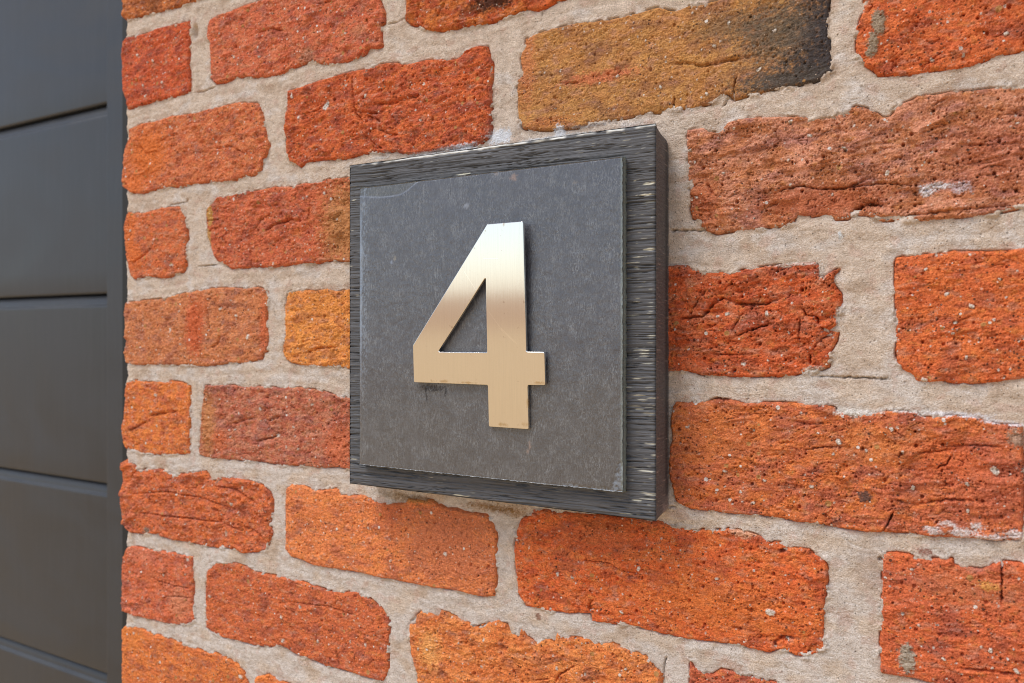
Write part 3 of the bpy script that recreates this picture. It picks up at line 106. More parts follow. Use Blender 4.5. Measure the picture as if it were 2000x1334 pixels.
def pits(x, y, cell, seed, prob, rmin, rmax):
    """cellular pits/grains: returns 0..1 bump and random id"""
    X = x / cell; Y = y / cell; xi = np.floor(X).astype(int); yi = np.floor(Y).astype(int)
    best = np.zeros_like(x)
    for a in (-1, 0, 1):
        for b in (-1, 0, 1):
            h = PERM[PERM[(xi + a + seed * 13) & 255] + ((yi + b + seed * 29) & 255)]
            px = xi + a + .15 + .7 * RV[0][h]; py = yi + b + .15 + .7 * RV[1][h]
            r = (rmin + (rmax - rmin) * RV[3][h] ** 2) / cell
            d = np.hypot((X - px) * (.7 + .6 * RV[3][h]), Y - py) / r
            best = np.maximum(best, np.where(RV[2][h] < prob, np.clip(1 - d ** 2, 0, 1), 0))
    return best
def sm(x, a, b):
    t = np.clip((x - a) / (b - a), 0, 1); return t * t * (3 - 2 * t)
def sdf(u, v, poly):
    P = np.asarray(poly, float); d = np.full(u.shape, 1e9); ins = np.zeros(u.shape, bool)
    n = len(P)
    for i in range(n):
        ax, ay = P[i]; bx, by = P[(i + 1) % n]; ex, ey = bx - ax, by - ay
        t = np.clip(((u - ax) * ex + (v - ay) * ey) / (ex * ex + ey * ey + 1e-9), 0, 1)
        d = np.minimum(d, (u - ax - t * ex) ** 2 + (v - ay - t * ey) ** 2)
        c = ((ay > v) != (by > v)) & (u < (bx - ax) * (v - ay) / (by - ay + 1e-12) + ax)
        ins ^= c
    return np.where(ins, 1, -1) * np.sqrt(d)
def hexlin(h):
    c = np.array([int(h[i:i + 2], 16) for i in (1, 3, 5)]) / 255.
    return np.where(c <= .04045, c / 12.92, ((c + .055) / 1.055) ** 2.4)
ALB = 0.92
def C(h): return hexlin(h) * ALB
def CB(h):
    c = hexlin(h); g = c.mean(); return (c * .90 + g * .10) * np.array([1.58, 1.74, 1.48]) * ALB
def mixc(col, c2, k): return col * (1 - k[..., None]) + np.asarray(c2) * k[..., None]
def depth_of(u): return -.48108 * u + .87668 * 389          # distance from the lens, sets mesh density only
def px_u(u): return 740. * 389 / depth_of(u) ** 2
def spaced(a, b, step):
    o = [a]
    while o[-1] < b: o.append(o[-1] + step(o[-1]))
    return np.array(o)
# ------------------------------------------------------------ mesh helpers
def make_mesh(name, co, faces, mat, col=None, smooth=True, parent=None, midx=None, mats=None):
    co = np.asarray(co, np.float32) * MM; faces = np.asarray(faces, np.int32)
    me = bpy.data.meshes.new(name); n = len(faces); k = faces.shape[1]
    me.vertices.add(len(co)); me.vertices.foreach_set('co', co.ravel())
    me.loops.add(n * k); me.loops.foreach_set('vertex_index', faces.ravel())
    me.polygons.add(n); me.polygons.foreach_set('loop_start', np.arange(0, n * k, k, dtype=np.int32))
    me.polygons.foreach_set('loop_total', np.full(n, k, np.int32))
    me.polygons.foreach_set('use_smooth', np.full(n, smooth, bool))
    for m in (mats or [mat]): me.materials.append(m)
    if midx is not None: me.polygons.foreach_set('material_index', np.asarray(midx, np.int32))
    me.update(calc_edges=True); me.validate()
    if col is not None:
        a = me.color_attributes.new('pigment', 'FLOAT_COLOR', 'POINT')
        c4 = np.ones((len(co), 4), np.float32); c4[:, :3] = col; a.data.foreach_set('color', c4.ravel())
    o = bpy.data.objects.new(name, me); scene.collection.objects.link(o)
    if parent: o.parent = parent
    return o
def empty(name, loc=(0, 0, 0)):
    o = bpy.data.objects.new(name, None); scene.collection.objects.link(o); o.location = loc; o.empty_display_size = .05
    return o
def grid_solid(us, vs, keep, H, col, depth, sidecol=None, skirt_rule=None):
    """height field (mm, towards the viewer) over kept cells + skirt down to -depth. returns co, faces, col"""
    nv, nu = H.shape
    U, V = np.meshgrid(us, vs)
    idx = np.arange(nu * nv).reshape(nv, nu)
    q = np.stack([idx[:-1, :-1], idx[:-1, 1:], idx[1:, 1:], idx[1:, :-1]], -1)[keep]
    co = np.stack([U.ravel(), -H.ravel(), V.ravel()], -1); cc = col.reshape(-1, 3)
    kp = np.zeros((nv + 1, nu + 1), bool); kp[1:-1, 1:-1] = keep
    E = []
    i, j = np.nonzero(kp[1:, 1:-1] != kp[:-1, 1:-1])      # horizontal edges between rows
    lo = kp[i + 1, j + 1]                                    # cell above edge kept
    a = idx[i, j]; b = idx[i, j + 1]
    E.append(np.where(lo[:, None], np.stack([a, b], 1), np.stack([b, a], 1)))
    i, j = np.nonzero(kp[1:-1, 1:] != kp[1:-1, :-1])
    rt = kp[i + 1, j + 1]
    a = idx[i, j]; b = idx[i + 1, j]
    E.append(np.where(rt[:, None], np.stack([b, a], 1), np.stack([a, b], 1)))
    E = np.concatenate(E)
    if skirt_rule is not None:
        m = skirt_rule(co[E[:, 0]]); E = E[m]
    bv = np.unique(E); mp = np.full(nu * nv, -1); mp[bv] = np.arange(len(bv)) + nu * nv
    low = co[bv].copy(); low[:, 1] = depth
    fs = np.stack([E[:, 1], E[:, 0], mp[E[:, 0]], mp[E[:, 1]]], 1)
    co = np.concatenate([co, low]); cc = np.concatenate([cc, cc[bv]])
    F = np.concatenate([q, fs])
    used = np.unique(F); rm = np.full(len(co), -1); rm[used] = np.arange(len(used))
    return co[used], rm[F], cc[used]
def paint(col, H, u, v, target, key=''):
    """real stains, deposits, smears, patches of other fired colour, and painted shade under the plaque"""
    wx = fbm(u / 3., v / 2.2, 3, 50); wz = fbm(u / .9, v / .8, 2, 51)
    for (x, z, rx, rz, hx, st, tg, hard) in BLOB:
        if tg not in ('x', target, key): continue
        m = (np.abs(u - x) < rx * 2.2 + 2) & (np.abs(v - z) < rz * 2.2 + 2)
        if not m.any(): continue
        d = np.hypot((u[m] - x) / rx, (v[m] - z) / rz)
        small = rz < 5
        f = 1.15 - d + (.45 * wx[m] + .35 * wz[m]) * (1.3 if small else 1)
        wdt = .12 + (1 - hard) * .9
        k = sm(f, .15 - wdt * .3, .15 + wdt) * st
        if hard <= .6 and small: k = k * (.75 + .5 * np.clip(wz[m] + .3, 0, 1))
        c_ = hexlin(hx); c_ = CB(hx) if (target == 'b' and c_[0] > 2.2 * c_[2]) else C(hx)
        col[m] = mixc(col[m], c_, np.clip(k, 0, 1))
        if hx in ('#ab967e', '#b7a692'): H[m] += .5 * k
        elif rz < 3: H[m] += .15 * k
def pebbles(col, H, u, v):
    w1 = fbm(u / .8, v / .8, 2, 55); 
    for x, z, r in STONE:
        m = (np.abs(u - x) < 4) & (np.abs(v - z) < 4)
        if not m.any(): continue
        a = (x * 7.3 + z * 3.1) % 3.1; du = u[m] - x; dv = v[m] - z
        p = du * math.cos(a) + dv * math.sin(a); q = -du * math.sin(a) + dv * math.cos(a)
        d = np.maximum(np.abs(p) / (r * 1.25), np.abs(q) / (r * .8)) * .5 + np.hypot(p / (r * 1.2), q / (r * .8)) * .5 + .25 * w1[m]
        k = sm(-d, -1.0, -.8); col[m] = mixc(col[m], C('#e8dccd') * (1 + .1 * w1[m][..., None]), k * .95)
        H[m] += np.where(d < 1, .35, 0) - .5 * np.exp(-((d - 1.15) / .14) ** 2)
def carve(H, u, v, target):
    jx = fbm(u / 2., v / 2., 2, 60) * .55
    for pts, wd, dp, tg in CRACK:
        if tg != target: continue
        P = np.asarray(pts); x0, z0 = P.min(0) - 4; x1, z1 = P.max(0) + 4
        m = (u > x0) & (u < x1) & (v > z0) & (v < z1)
        if not m.any(): continue
        uu = u[m] + jx[m]; vv = v[m] + np.roll(jx.ravel(), 7).reshape(jx.shape)[m]
        d = np.full(uu.shape, 1e9); side = np.zeros(uu.shape); pr = np.zeros(uu.shape)
        n = len(P) - 1
        for i in range(n):
            ax, ay = P[i]; ex, ey = P[i + 1] - P[i]; L2 = ex * ex + ey * ey
            t = np.clip(((uu - ax) * ex + (vv - ay) * ey) / L2, 0, 1)
            dd = np.hypot(uu - ax - t * ex, vv - ay - t * ey)
            b = dd < d; d = np.where(b, dd, d)
            side = np.where(b, np.sign(ex * (vv - ay) - ey * (uu - ax)), side); pr = np.where(b, (i + t) / n, pr)
        fade = np.clip(np.sin(np.pi * np.clip(pr, .04, .96)) * 2.2, .25, 1)
        wd = max(wd, .38)
        fade = fade * (.45 + .75 * sm(fbm(uu / 4., vv / 3., 2, 63), -.3, .2))
        H[m] -= dp * 2.2 * fade * np.exp(-(d / wd) ** 2)
        if wd >= .45:                                    # a lip above the crack, a hollow below it
            H[m] += np.where(side > 0, .35, -.45) * dp * .45 * fade * np.exp(-d / 2.2) * (d > 0)

# ------------------------------------------------------------ material helpers
def material(name):
    m = bpy.data.materials.new(name); m.use_nodes = True; t = m.node_tree; b = t.nodes['Principled BSDF']
    return m, t, b
def N(t, kind, **kw):
    n = t.nodes.new(kind)
    for k, v in kw.items():
        if k.startswith('i_'): n.inputs[k[2:].replace('_', ' ')].default_value = v
        else: setattr(n, k, v)
    return n
def math_node(t, op, a, b=None, clamp=False):
    n = t.nodes.new('ShaderNodeMath'); n.operation = op; n.use_clamp = clamp
    for i, x in enumerate((a, b)):
        if x is None: continue
        if hasattr(x, 'links'): t.links.new(x, n.inputs[i])
        else: n.inputs[i].default_value = x
    return n.outputs[0]
def mixrgb(t, fac, a, b, mode='MIX'):
    n = t.nodes.new('ShaderNodeMix'); n.data_type = 'RGBA'; n.blend_type = mode
    for s, x in ((0, fac), (6, a), (7, b)):
        if hasattr(x, 'links'): t.links.new(x, n.inputs[s])
        else: n.inputs[s].default_value = x if s == 0 or len(x) == 4 else (*x, 1)
    return n.outputs[2]
def remap(t, x, a, b, c=0, d=1):
    n = t.nodes.new('ShaderNodeMapRange'); n.inputs[1].default_value = a; n.inputs[2].default_value = b
    n.inputs[3].default_value = c; n.inputs[4].default_value = d; t.links.new(x, n.inputs[0]); return n.outputs[0]
def coords(t, scale=(1, 1, 1)):
    tc = t.nodes.new('ShaderNodeTexCoord'); mp = t.nodes.new('ShaderNodeMapping'); mp.inputs['Scale'].default_value = scale
    t.links.new(tc.outputs['Object'], mp.inputs[0]); return mp.outputs[0]
def noise(t, vec, scale, detail=3, dist=0., rough=.55):
    n = t.nodes.new('ShaderNodeTexNoise'); n.inputs['Scale'].default_value = scale; n.inputs['Detail'].default_value = detail
    n.inputs['Distortion'].default_value = dist; n.inputs['Roughness'].default_value = rough; t.links.new(vec, n.inputs['Vector']); return n.outputs['Fac']
def voro(t, vec, scale):
    n = t.nodes.new('ShaderNodeTexVoronoi'); n.inputs['Scale'].default_value = scale; t.links.new(vec, n.inputs['Vector'])
    s = t.nodes.new('ShaderNodeSeparateColor'); t.links.new(n.outputs['Color'], s.inputs[0]); return n.outputs['Distance'], s.outputs
def bump(t, b, h, strength, dist):
    n = t.nodes.new('ShaderNodeBump'); n.inputs['Strength'].default_value = strength; n.inputs['Distance'].default_value = dist
    t.links.new(h, n.inputs['Height']); t.links.new(n.outputs[0], b.inputs['Normal'])

def brick_material():
    m, t, b = material('fired_clay')
    at = N(t, 'ShaderNodeAttribute', attribute_name='pigment'); v = coords(t); vf = coords(t, (1, 1, 1.5))
    g = noise(t, v, 1500, 3, 0, .7); g2 = noise(t, vf, 420, 3, .3)
    c = mixrgb(t, 1, at.outputs['Color'], mixrgb(t, remap(t, g, .3, .7), (.56, .50, .46), (1.42, 1.47, 1.52)), 'MULTIPLY')
    c = mixrgb(t, 1, c, mixrgb(t, remap(t, g2, .3, .7), (.80, .76, .74), (1.16, 1.18, 1.2)), 'MULTIPLY')
    # sandy grains: pale quartz, ochre and dark iron
    for sc, rmax, prob, colr in ((1100, .34, .22, (.66, .50, .38)), (420, .24, .14, (.80, .70, .60)), (620, .36, .34, (.08, .035, .02)), (330, .24, .12, (.07, .035, .025)), (170, .19, .14, (.85, .80, .74)), (190, .30, .12, (.50, .26, .09))):
        d, s = voro(t, v, sc)
        r = math_node(t, 'MULTIPLY', s['Green'], rmax); r = math_node(t, 'MULTIPLY', r, s['Green'])
        inside = math_node(t, 'LESS_THAN', d, r); ch = math_node(t, 'LESS_THAN', s['Red'], prob)
        c = mixrgb(t, math_node(t, 'MULTIPLY', math_node(t, 'MULTIPLY', inside, ch), .85), c, colr)
    t.links.new(c, b.inputs['Base Color']); b.inputs['Roughness'].default_value = .9; b.inputs['Specular IOR Level'].default_value = .25
    h = math_node(t, 'ADD', math_node(t, 'MULTIPLY', g, .5), g2)
    bump(t, b, h, 1, .0013)
    return m
def mortar_material():
    m, t, b = material('lime_mortar')
    at = N(t, 'ShaderNodeAttribute', attribute_name='pigment'); v = coords(t); vf = coords(t, (1, 1, 1.3))
    g = noise(t, v, 1700, 2, 0, .7); g2 = noise(t, vf, 380, 4, .2)
    c = mixrgb(t, 1, at.outputs['Color'], mixrgb(t, remap(t, g, .3, .7), (.72, .70, .68), (1.25, 1.27, 1.3)), 'MULTIPLY')
    c = mixrgb(t, 1, c, mixrgb(t, remap(t, g2, .3, .7), (.88, .87, .86), (1.1, 1.11, 1.12)), 'MULTIPLY')
    for sc, rmax, prob, colr in ((800, .30, .18, (.07, .05, .035)), (230, .17, .12, (.05, .04, .03)), (900, .3, .3, (.85, .8, .74))):
        d, s = voro(t, v, sc)
        r = math_node(t, 'MULTIPLY', s['Green'], rmax); inside = math_node(t, 'LESS_THAN', d, r); ch = math_node(t, 'LESS_THAN', s['Red'], prob)
        c = mixrgb(t, math_node(t, 'MULTIPLY', math_node(t, 'MULTIPLY', inside, ch), .7), c, colr)
    t.links.new(c, b.inputs['Base Color']); b.inputs['Roughness'].default_value = .95; b.inputs['Specular IOR Level'].default_value = .2
    bump(t, b, math_node(t, 'ADD', math_node(t, 'MULTIPLY', g, .8), g2), 1, .0009)
    return m
BRICK = brick_material(); MORTAR = mortar_material()

# ------------------------------------------------------------ the brick wall
wall = empty('brick_wall', (-.25, 0, -.3))
wall['label'] = 'rough handmade orange red brick wall with wide sandy mortar joints'; wall['category'] = 'wall'
rnd = random.Random(5)
UL = -573.5                                        # left arris of the wall (garage reveal)

def brick_height(u, v, s, seed, fold, rel, off):
    sp = s + .26 * fbm(u / 4., v / 4., 3, seed + 3) + .24 * fbm(u / 1.3, v / 1.3, 3, seed + 9) + .3
    e = np.clip(sp / 1.7, 0, 1)
    H = off - 1.9 * (1 - e) ** 2.4 - np.where(sp < 0, -sp * 3.6, 0)
    wob = fbm(u / 22., v / 12., 2, seed + 1) * 5
    f1 = fbm(u / 24. + .1 * wob, (v + wob) / 7., 3, seed + 5)
    # drag folds left by hand throwing: sharp stepped ledges
    q = f1 * 3.2 + .25 * fbm(u / 2.2, v / 1.6, 3, seed + 17); st = np.floor(q); fr = q - st
    step = (st + sm(fr, .0, .11)) / 3.2
    msk = sm(fbm(u / 18., v / 14., 2, seed + 14), .0, .3)
    zone = sm(fbm(u / 16., v / 9., 2, seed + 33), -.3, .35)
    H += fold * 2.2 * (f1 * .1 + step * 1.0) * msk + rel * .9 * fbm(u / 28., v / 18., 2, seed + 7)
    n = np.abs(fbm(u / 11. + .15 * wob, (v + wob * .7) / 4., 2, seed + 21))
    H -= fold * 1.4 * np.exp(-(n / .05) ** 2) * sm(fbm(u / 9., v / 7., 2, seed + 30), .12, .45)
    H += rel * ((.22 + .55 * zone) * fbm(u / 4.5, v / 2.6, 4, seed + 11) + (.26 + .34 * zone) * fbm(u / .95, v / .8, 3, seed + 12))
    H -= rel * ((.8 + 1.2 * zone) * pits(u, v, 3.0, seed, .30, .3, .8) + 2.4 * pits(u, v, 8.0, seed + 2, .34, .5, 1.3) + 1.0 * zone * pits(u, v, 1.6, seed + 4, .34, .25, .5))
    H += .35 * pits(u, v, 6.3, seed + 6, .25, .4, 1.2)
    return H, sp
def brick_colour(u, v, seed, A, B, ms):
    base = CB(A) * np.ones(u.shape + (1,)); f = fbm(u / ms, v / (ms * .55), 4, seed + 40)
    col = mixc(base, CB(B), sm(f, -.25, .3))
    g = fbm(u / 2.2, v / 1.5, 3, seed + 41)
    col = col * (1 + .22 * g[..., None])
    pk = sm(fbm(u / 7, v / 3.5, 3, seed + 42), .12, .5)          # dusty pinkish skin on the fired face
    lum = col.mean(-1, keepdims=True)
    col = mixc(col, np.array([.60, .31, .205]), pk * .42)
    ok = sm(fbm(u / 5, v / 3., 3, seed + 44), .22, .5)           # yellower clay
    col = mixc(col, np.array([.66, .28, .06]), ok * .3)
    so = sm(fbm(u / 17, v / 9., 4, seed + 48), .0, .45)         # duller, browner firing in broad patches
    col = mixc(col, col * np.array([.70, .66, .80]) + .012, so * .9)
    dk = sm(fbm(u / 3.2, v / 1.7, 3, seed + 46), .28, .55)        # iron rich spots
    col = mixc(col, col * np.array([.62, .55, .55]), dk * .7)
    lt = pits(u + .4 * fbm(u / .6, v / .6, 2, 3), v, 4.6, seed + 50, .30, .25, .85)
    col = mixc(col, np.array([.74, .66, .58]), sm(lt, .1, .5) * (.35 + .6 * sm(fbm(u / 3, v / 3, 1, 61), -.2, .2)))
    return col

SD = {}
def build_brick(key, poly, A, B, ms, fold, rel, off, coarse=1.0, label=None):
    P = np.asarray(poly, float); x0, z0 = P.min(0) - 3; x1, z1 = P.max(0) + 3
    us = spaced(x0, x1, lambda u: coarse * .70 / px_u(u) * (4 if u > 54 else 1))
    dl = depth_of(x0)
    vs = spaced(z0, z1, lambda z: coarse * .74 / (740. / depth_of((x0 + x1) / 2)) * (4 if z > .445 * dl + 3 or z < -.465 * dl - 3 else 1))
    U, V = np.meshgrid(us, vs); seed = sum(ord(c) * (i + 3) for i, c in enumerate(key)) % 200
    s = sdf(U, V, P)
    H, sp = brick_height(U, V, s, seed, fold, rel, off)
    carve(H, U, V, 'b')
    col = brick_colour(U, V, seed, A, B, ms); paint(col, H, U, V, 'b', key); pebbles(col, H, U, V)
    ok = sp > -1.0; keep = ok[:-1, :-1] | ok[1:, 1:] | ok[1:, :-1] | ok[:-1, 1:]
    co, F, cc = grid_solid(us, vs, keep, H, col, 96)
    o = make_mesh('brick', co, F, BRICK, cc, parent=None)
    o.parent = wall; o.matrix_parent_inverse = wall.matrix_world.inverted()
    if label: o['label'] = label
    return len(F)
bpy.context.view_layer.update()
total = 0
for key, poly in BRICKS.items():
    A, B, ms, fold, rel = COLS[key]
    total += build_brick(key, poly, A, B, ms, fold, rel, rnd.uniform(-.3, .7), 3.0 if key in ('r3c', 'r5c') else 1.0, LABS.get(key))
ex_polys = []
for i, (a, b, c, d) in enumerate(EXTRA):
    poly = []
    for cx, cz, a0 in ((c - 3, d - 3, 0), (a + 3, d - 3, 90), (a + 3, b + 3, 180), (c - 3, b + 3, 270)):
        for k in (0, 45, 90): poly.append((cx + 3 * math.cos(R(a0 + k)), cz + 3 * math.sin(R(a0 + k))))
    ex_polys.append(poly)
    total += build_brick('x%d' % i, poly, *[('#bf5a30', '#b5532f'), ('#c8622c', '#bb5630'), ('#b05a40', '#a85032')][i % 3], 10, .7, 1.0, rnd.uniform(-.3, .5), 2.2)

# mortar bed: one surface between the bricks, standing a little behind their faces
us = spaced(-576., 128, lambda u: .85 / px_u(u) * (4 if u > 54 else 1))
vs = np.concatenate([np.arange(-300, -170, .62), np.arange(-170, 155, .47), np.arange(155, 314, .62)])
U, V = np.meshgrid(us, vs)
S = np.full(U.shape, -99.)
for poly in list(BRICKS.values()) + ex_polys:
    P = np.asarray(poly); x0, z0 = P.min(0) - 9; x1, z1 = P.max(0) + 9
    a, b = np.searchsorted(us, (x0, x1)); c, d = np.searchsorted(vs, (z0, z1))
    S[c:d, a:b] = np.maximum(S[c:d, a:b], sdf(U[c:d, a:b], V[c:d, a:b], P))
OUT = -S                                           # distance outside the nearest brick
Hm = -1.25 + .55 * fbm(U / 34, V / 16, 2, 71) + .15 * fbm(U / 9, V / 6, 2, 72) + .13 * fbm(U / 1.6, V / 1.1, 3, 73)
Hm += .45 * np.exp(-((OUT - 5) / 3) ** 2)           # slightly proud in the middle of the joint
over = sm(fbm(U / 11, V / 9, 2, 74), .02, .30)       # mortar pushed over the brick's edge
rag = sm(fbm(U / 2.4, V / 1.8, 3, 75) + .25, -.3, .3)
Hm += 1.15 * over * rag * np.exp(-(np.clip(OUT, -4, 9) / 1.7) ** 2)
gap = sm(fbm(U / 8, V / 8, 2, 76), -.12, .12) * (1 - over)
Hm -= 3.2 * gap * np.exp(-((OUT - .1) / .36) ** 2)
lay = np.abs(fbm(U / 34, V / 7, 2, 77)); Hm -= .35 * np.exp(-(lay / .025) ** 2) * sm(fbm(U / 20, V / 20, 2, 78), .1, .4)
Hm -= .9 * pits(U, V, 6, 80, .16, .25, .6) + .35 * pits(U, V, 2.2, 81, .3, .2, .5)
carve(Hm, U, V, 'm')
for x, z, rx, rz, dp in VOID:
    Hm -= dp * np.exp(-(((U - x) / rx) ** 2 + ((V - z) / rz) ** 2) ** 2)
el = U - UL - 1.6 * fbm(V / 9, V * 0 + 3.3, 2, 79) - .8 * fbm(V / 2.5, U / 3, 2, 82)
Hm -= np.where(el < 3, ((3 - np.clip(el, 0, 3)) / 3) ** 2 * 3.0, 0) + np.where(el < 0, -el * 4, 0)
colm = C('#dfcbb8') * np.ones(U.shape + (1,))
colm = mixc(colm, C('#b79a80'), sm(fbm(U / 18, V / 12, 3, 83), 0, .6) * .45)
colm = mixc(colm, C('#e2d8d0'), sm(fbm(U / 20, V / 13, 4, 84) - V / 700, -.15, .35) * .7)  # pale patches, stronger lower down where ground bounce is put into the colour
colm = mixc(colm, C('#d2ad9b'), sm(fbm(U / 9, V / 7, 3, 85), .2, .5) * .4)
colm = mixc(colm, C('#ab9480'), sm(fbm(U / 7, V / 5, 4, 88), .05, .4) * .25)
colm = mixc(colm, C('#a07c5c'), np.exp(-((OUT - .3) / .9) ** 2) * .30 * sm(fbm(U / 6, V / 6, 2, 86), -.2, .3))   # browner in patches along the brick edges
paint(colm, Hm, U, V, 'm')
hid = (U > -300) & (U < -150) & (V > -80) & (V < 92)          # covered by the plaque
out_ = (V > .445 * depth_of(U) + 60) | (V < -.465 * depth_of(U) - 60)
ok = (S < 1.9) & (el > -.6) & ~hid & ~out_
keep = ok[:-1, :-1] | ok[1:, 1:] | ok[1:, :-1] | ok[:-1, 1:]
co, F, cc = grid_solid(us, vs, keep, Hm, colm, 95, skirt_rule=lambda p: p[:, 0] < UL + 6)
mo = make_mesh('mortar', co, F, MORTAR, cc); mo.parent = wall; mo.matrix_parent_inverse = wall.matrix_world.inverted()
total += len(F)
print('wall quads', total)

# ------------------------------------------------------------ the house number plaque
def wood_material():
    m, t, b = material('dark_painted_oak')
    at = N(t, 'ShaderNodeAttribute', attribute_name='pigment'); v = coords(t, (.022, .3, 1))
    g = noise(t, v, 1600, 4, .25, .6); g2 = noise(t, coords(t, (.012, .3, 1)), 620, 3, .25)
    c = mixrgb(t, 1, at.outputs['Color'], mixrgb(t, remap(t, g, .3, .7), (.70, .70, .70), (1.34, 1.34, 1.34)), 'MULTIPLY')
    fl = remap(t, noise(t, coords(t, (.035, .3, 1)), 1500, 3, .2), .66, .69)
    dn = remap(t, noise(t, coords(t, (1, 1, 1)), 60, 2), .42, .62)
    c = mixrgb(t, math_node(t, 'MULTIPLY', math_node(t, 'MULTIPLY', fl, dn), .4), c, (.50, .46, .36))
    t.links.new(c, b.inputs['Base Color']); b.inputs['Roughness'].default_value = .62; b.inputs['Specular IOR Level'].default_value = .35
    bump(t, b, math_node(t, 'ADD', g, g2), 1, .0006)
    return m
def slate_material():
    m, t, b = material('grey_slate')
    at = N(t, 'ShaderNodeAttribute', attribute_name='pigment'); v = coords(t)
    n1 = noise(t, coords(t, (1, 1, .22)), 900, 2, .9, .5)          # fine curled pale fibres
    n1b = noise(t, coords(t, (1.2, 1, .3)), 1500, 2, .8, .5)
    def thin(n, w): return remap(t, math_node(t, 'ABSOLUTE', math_node(t, 'SUBTRACT', n, .5)), 0, w, 1, 0)
    l1 = math_node(t, 'MULTIPLY', thin(n1, .05), remap(t, noise(t, v, 110, 3), .34, .66)); l2 = math_node(t, 'MULTIPLY', thin(n1b, .06), remap(t, noise(t, v, 160, 3), .3, .66))
    cl = noise(t, coords(t, (1, 1, .6)), 30, 3, .5)
    c = mixrgb(t, 1, at.outputs['Color'], mixrgb(t, remap(t, cl, .3, .7), (.93, .92, .92), (1.07, 1.08, 1.09)), 'MULTIPLY')
    c = mixrgb(t, 1, c, mixrgb(t, remap(t, noise(t, v, 1600, 2), .3, .7), (.78, .78, .78), (1.22, 1.22, 1.22)), 'MULTIPLY')
    c = mixrgb(t, math_node(t, 'MULTIPLY', l1, .5), c, (.33, .35, .37)); c = mixrgb(t, math_node(t, 'MULTIPLY', l2, .38), c, (.27, .285, .30))
    d, s = voro(t, v, 160); c = mixrgb(t, math_node(t, 'MULTIPLY', math_node(t, 'LESS_THAN', d, .06), math_node(t, 'LESS_THAN', s['Red'], .07)), c, (.55, .5, .45))
    t.links.new(c, b.inputs['Base Color'])
    t.links.new(remap(t, cl, .3, .7, .24, .31), b.inputs['Roughness']); bw = t.nodes.new('ShaderNodeRGBToBW'); t.links.new(at.outputs['Color'], bw.inputs[0]); t.links.new(remap(t, bw.outputs[0], .022, .055, .25, 1.0), b.inputs['Specular IOR Level'])
    bump(t, b, math_node(t, 'ADD', noise(t, v, 300, 4), math_node(t, 'MULTIPLY', n1b, .7)), .55, .0004)
    return m
def metal_material():
    m, t, b = material('brushed_bronze')
    at = N(t, 'ShaderNodeAttribute', attribute_name='pigment')
    br = noise(t, coords(t, (1, 1, .012)), 3600, 2, 0, .7)              # vertical brushing
    c = mixrgb(t, 1, (.87, .835, .79), mixrgb(t, remap(t, br, .25, .75), (.95, .95, .95), (1.03, 1.03, 1.03)), 'MULTIPLY')
    sp = noise(t, coords(t), 330, 3, .4); st = remap(t, sp, .70, .76)
    c = mixrgb(t, math_node(t, 'MULTIPLY', st, .45), c, (.35, .22, .12))
    t.links.new(c, b.inputs['Base Color']); b.inputs['Metallic'].default_value = 1
    b.inputs['Roughness'].default_value = .085
    bump(t, b, br, .2, .0002)
    # rusty tarnish: spots near the top edge and along the lower edges
    tcn = t.nodes.new('ShaderNodeTexCoord'); sx = t.nodes.new('ShaderNodeSeparateXYZ'); t.links.new(tcn.outputs['Object'], sx.inputs[0])
    big = noise(t, coords(t, (1, 1, .5)), 260, 3, .5)
    acc = None
    for x, z, rx, rz in RUST:
        dx = math_node(t, 'DIVIDE', math_node(t, 'SUBTRACT', sx.outputs['X'], x * MM), rx * MM); dz = math_node(t, 'DIVIDE', math_node(t, 'SUBTRACT', sx.outputs['Z'], z * MM), rz * MM)
        d = math_node(t, 'SQRT', math_node(t, 'ADD', math_node(t, 'MULTIPLY', dx, dx), math_node(t, 'MULTIPLY', dz, dz)))
        k = math_node(t, 'SUBTRACT', 1, d, True); acc = k if acc is None else math_node(t, 'MAXIMUM', acc, k)
    f = math_node(t, 'MULTIPLY', remap(t, math_node(t, 'ADD', acc, math_node(t, 'MULTIPLY', math_node(t, 'SUBTRACT', big, .5), 2.2)), .35, 1.0), .75)
    f = math_node(t, 'MULTIPLY', f, math_node(t, 'GREATER_THAN', acc, .001))
    for (xa, za, xb, zb) in SCRATCH:                                  # fine scratches through the lacquer
        ux, uz = xb - xa, zb - za; L = math.hypot(ux, uz); ux /= L; uz /= L
        px = math_node(t, 'SUBTRACT', sx.outputs['X'], xa * MM); pz = math_node(t, 'SUBTRACT', sx.outputs['Z'], za * MM)
        al = math_node(t, 'ADD', math_node(t, 'MULTIPLY', px, ux), math_node(t, 'MULTIPLY', pz, uz)); ac = math_node(t, 'ABSOLUTE', math_node(t, 'SUBTRACT', math_node(t, 'MULTIPLY', px, uz), math_node(t, 'MULTIPLY', pz, ux)))
        k = math_node(t, 'MULTIPLY', math_node(t, 'LESS_THAN', ac, .00013), math_node(t, 'MULTIPLY', math_node(t, 'GREATER_THAN', al, 0), math_node(t, 'LESS_THAN', al, L * MM)))
        c = mixrgb(t, math_node(t, 'MULTIPLY', k, .7), c, (1, .98, .94))
    t.links.new(c, b.inputs['Base Color'])
    d2 = N(t, 'ShaderNodeBsdfPrincipled'); d2.inputs['Base Color'].default_value = (.42, .25, .09, 1); d2.inputs['Roughness'].default_value = .6
    ms = t.nodes.new('ShaderNodeMixShader'); t.links.new(f, ms.inputs[0]); t.links.new(b.outputs[0], ms.inputs[1]); t.links.new(d2.outputs[0], ms.inputs[2])
    t.links.new(ms.outputs[0], t.nodes['Material Output'].inputs['Surface'])
    return m
plaque = empty('house_number_plaque', (-.218, -.001, .006))
plaque['label'] = 'square dark wood and slate house number plaque with a brushed bronze 4'; plaque['category'] = 'house number'
bpy.context.view_layer.update()
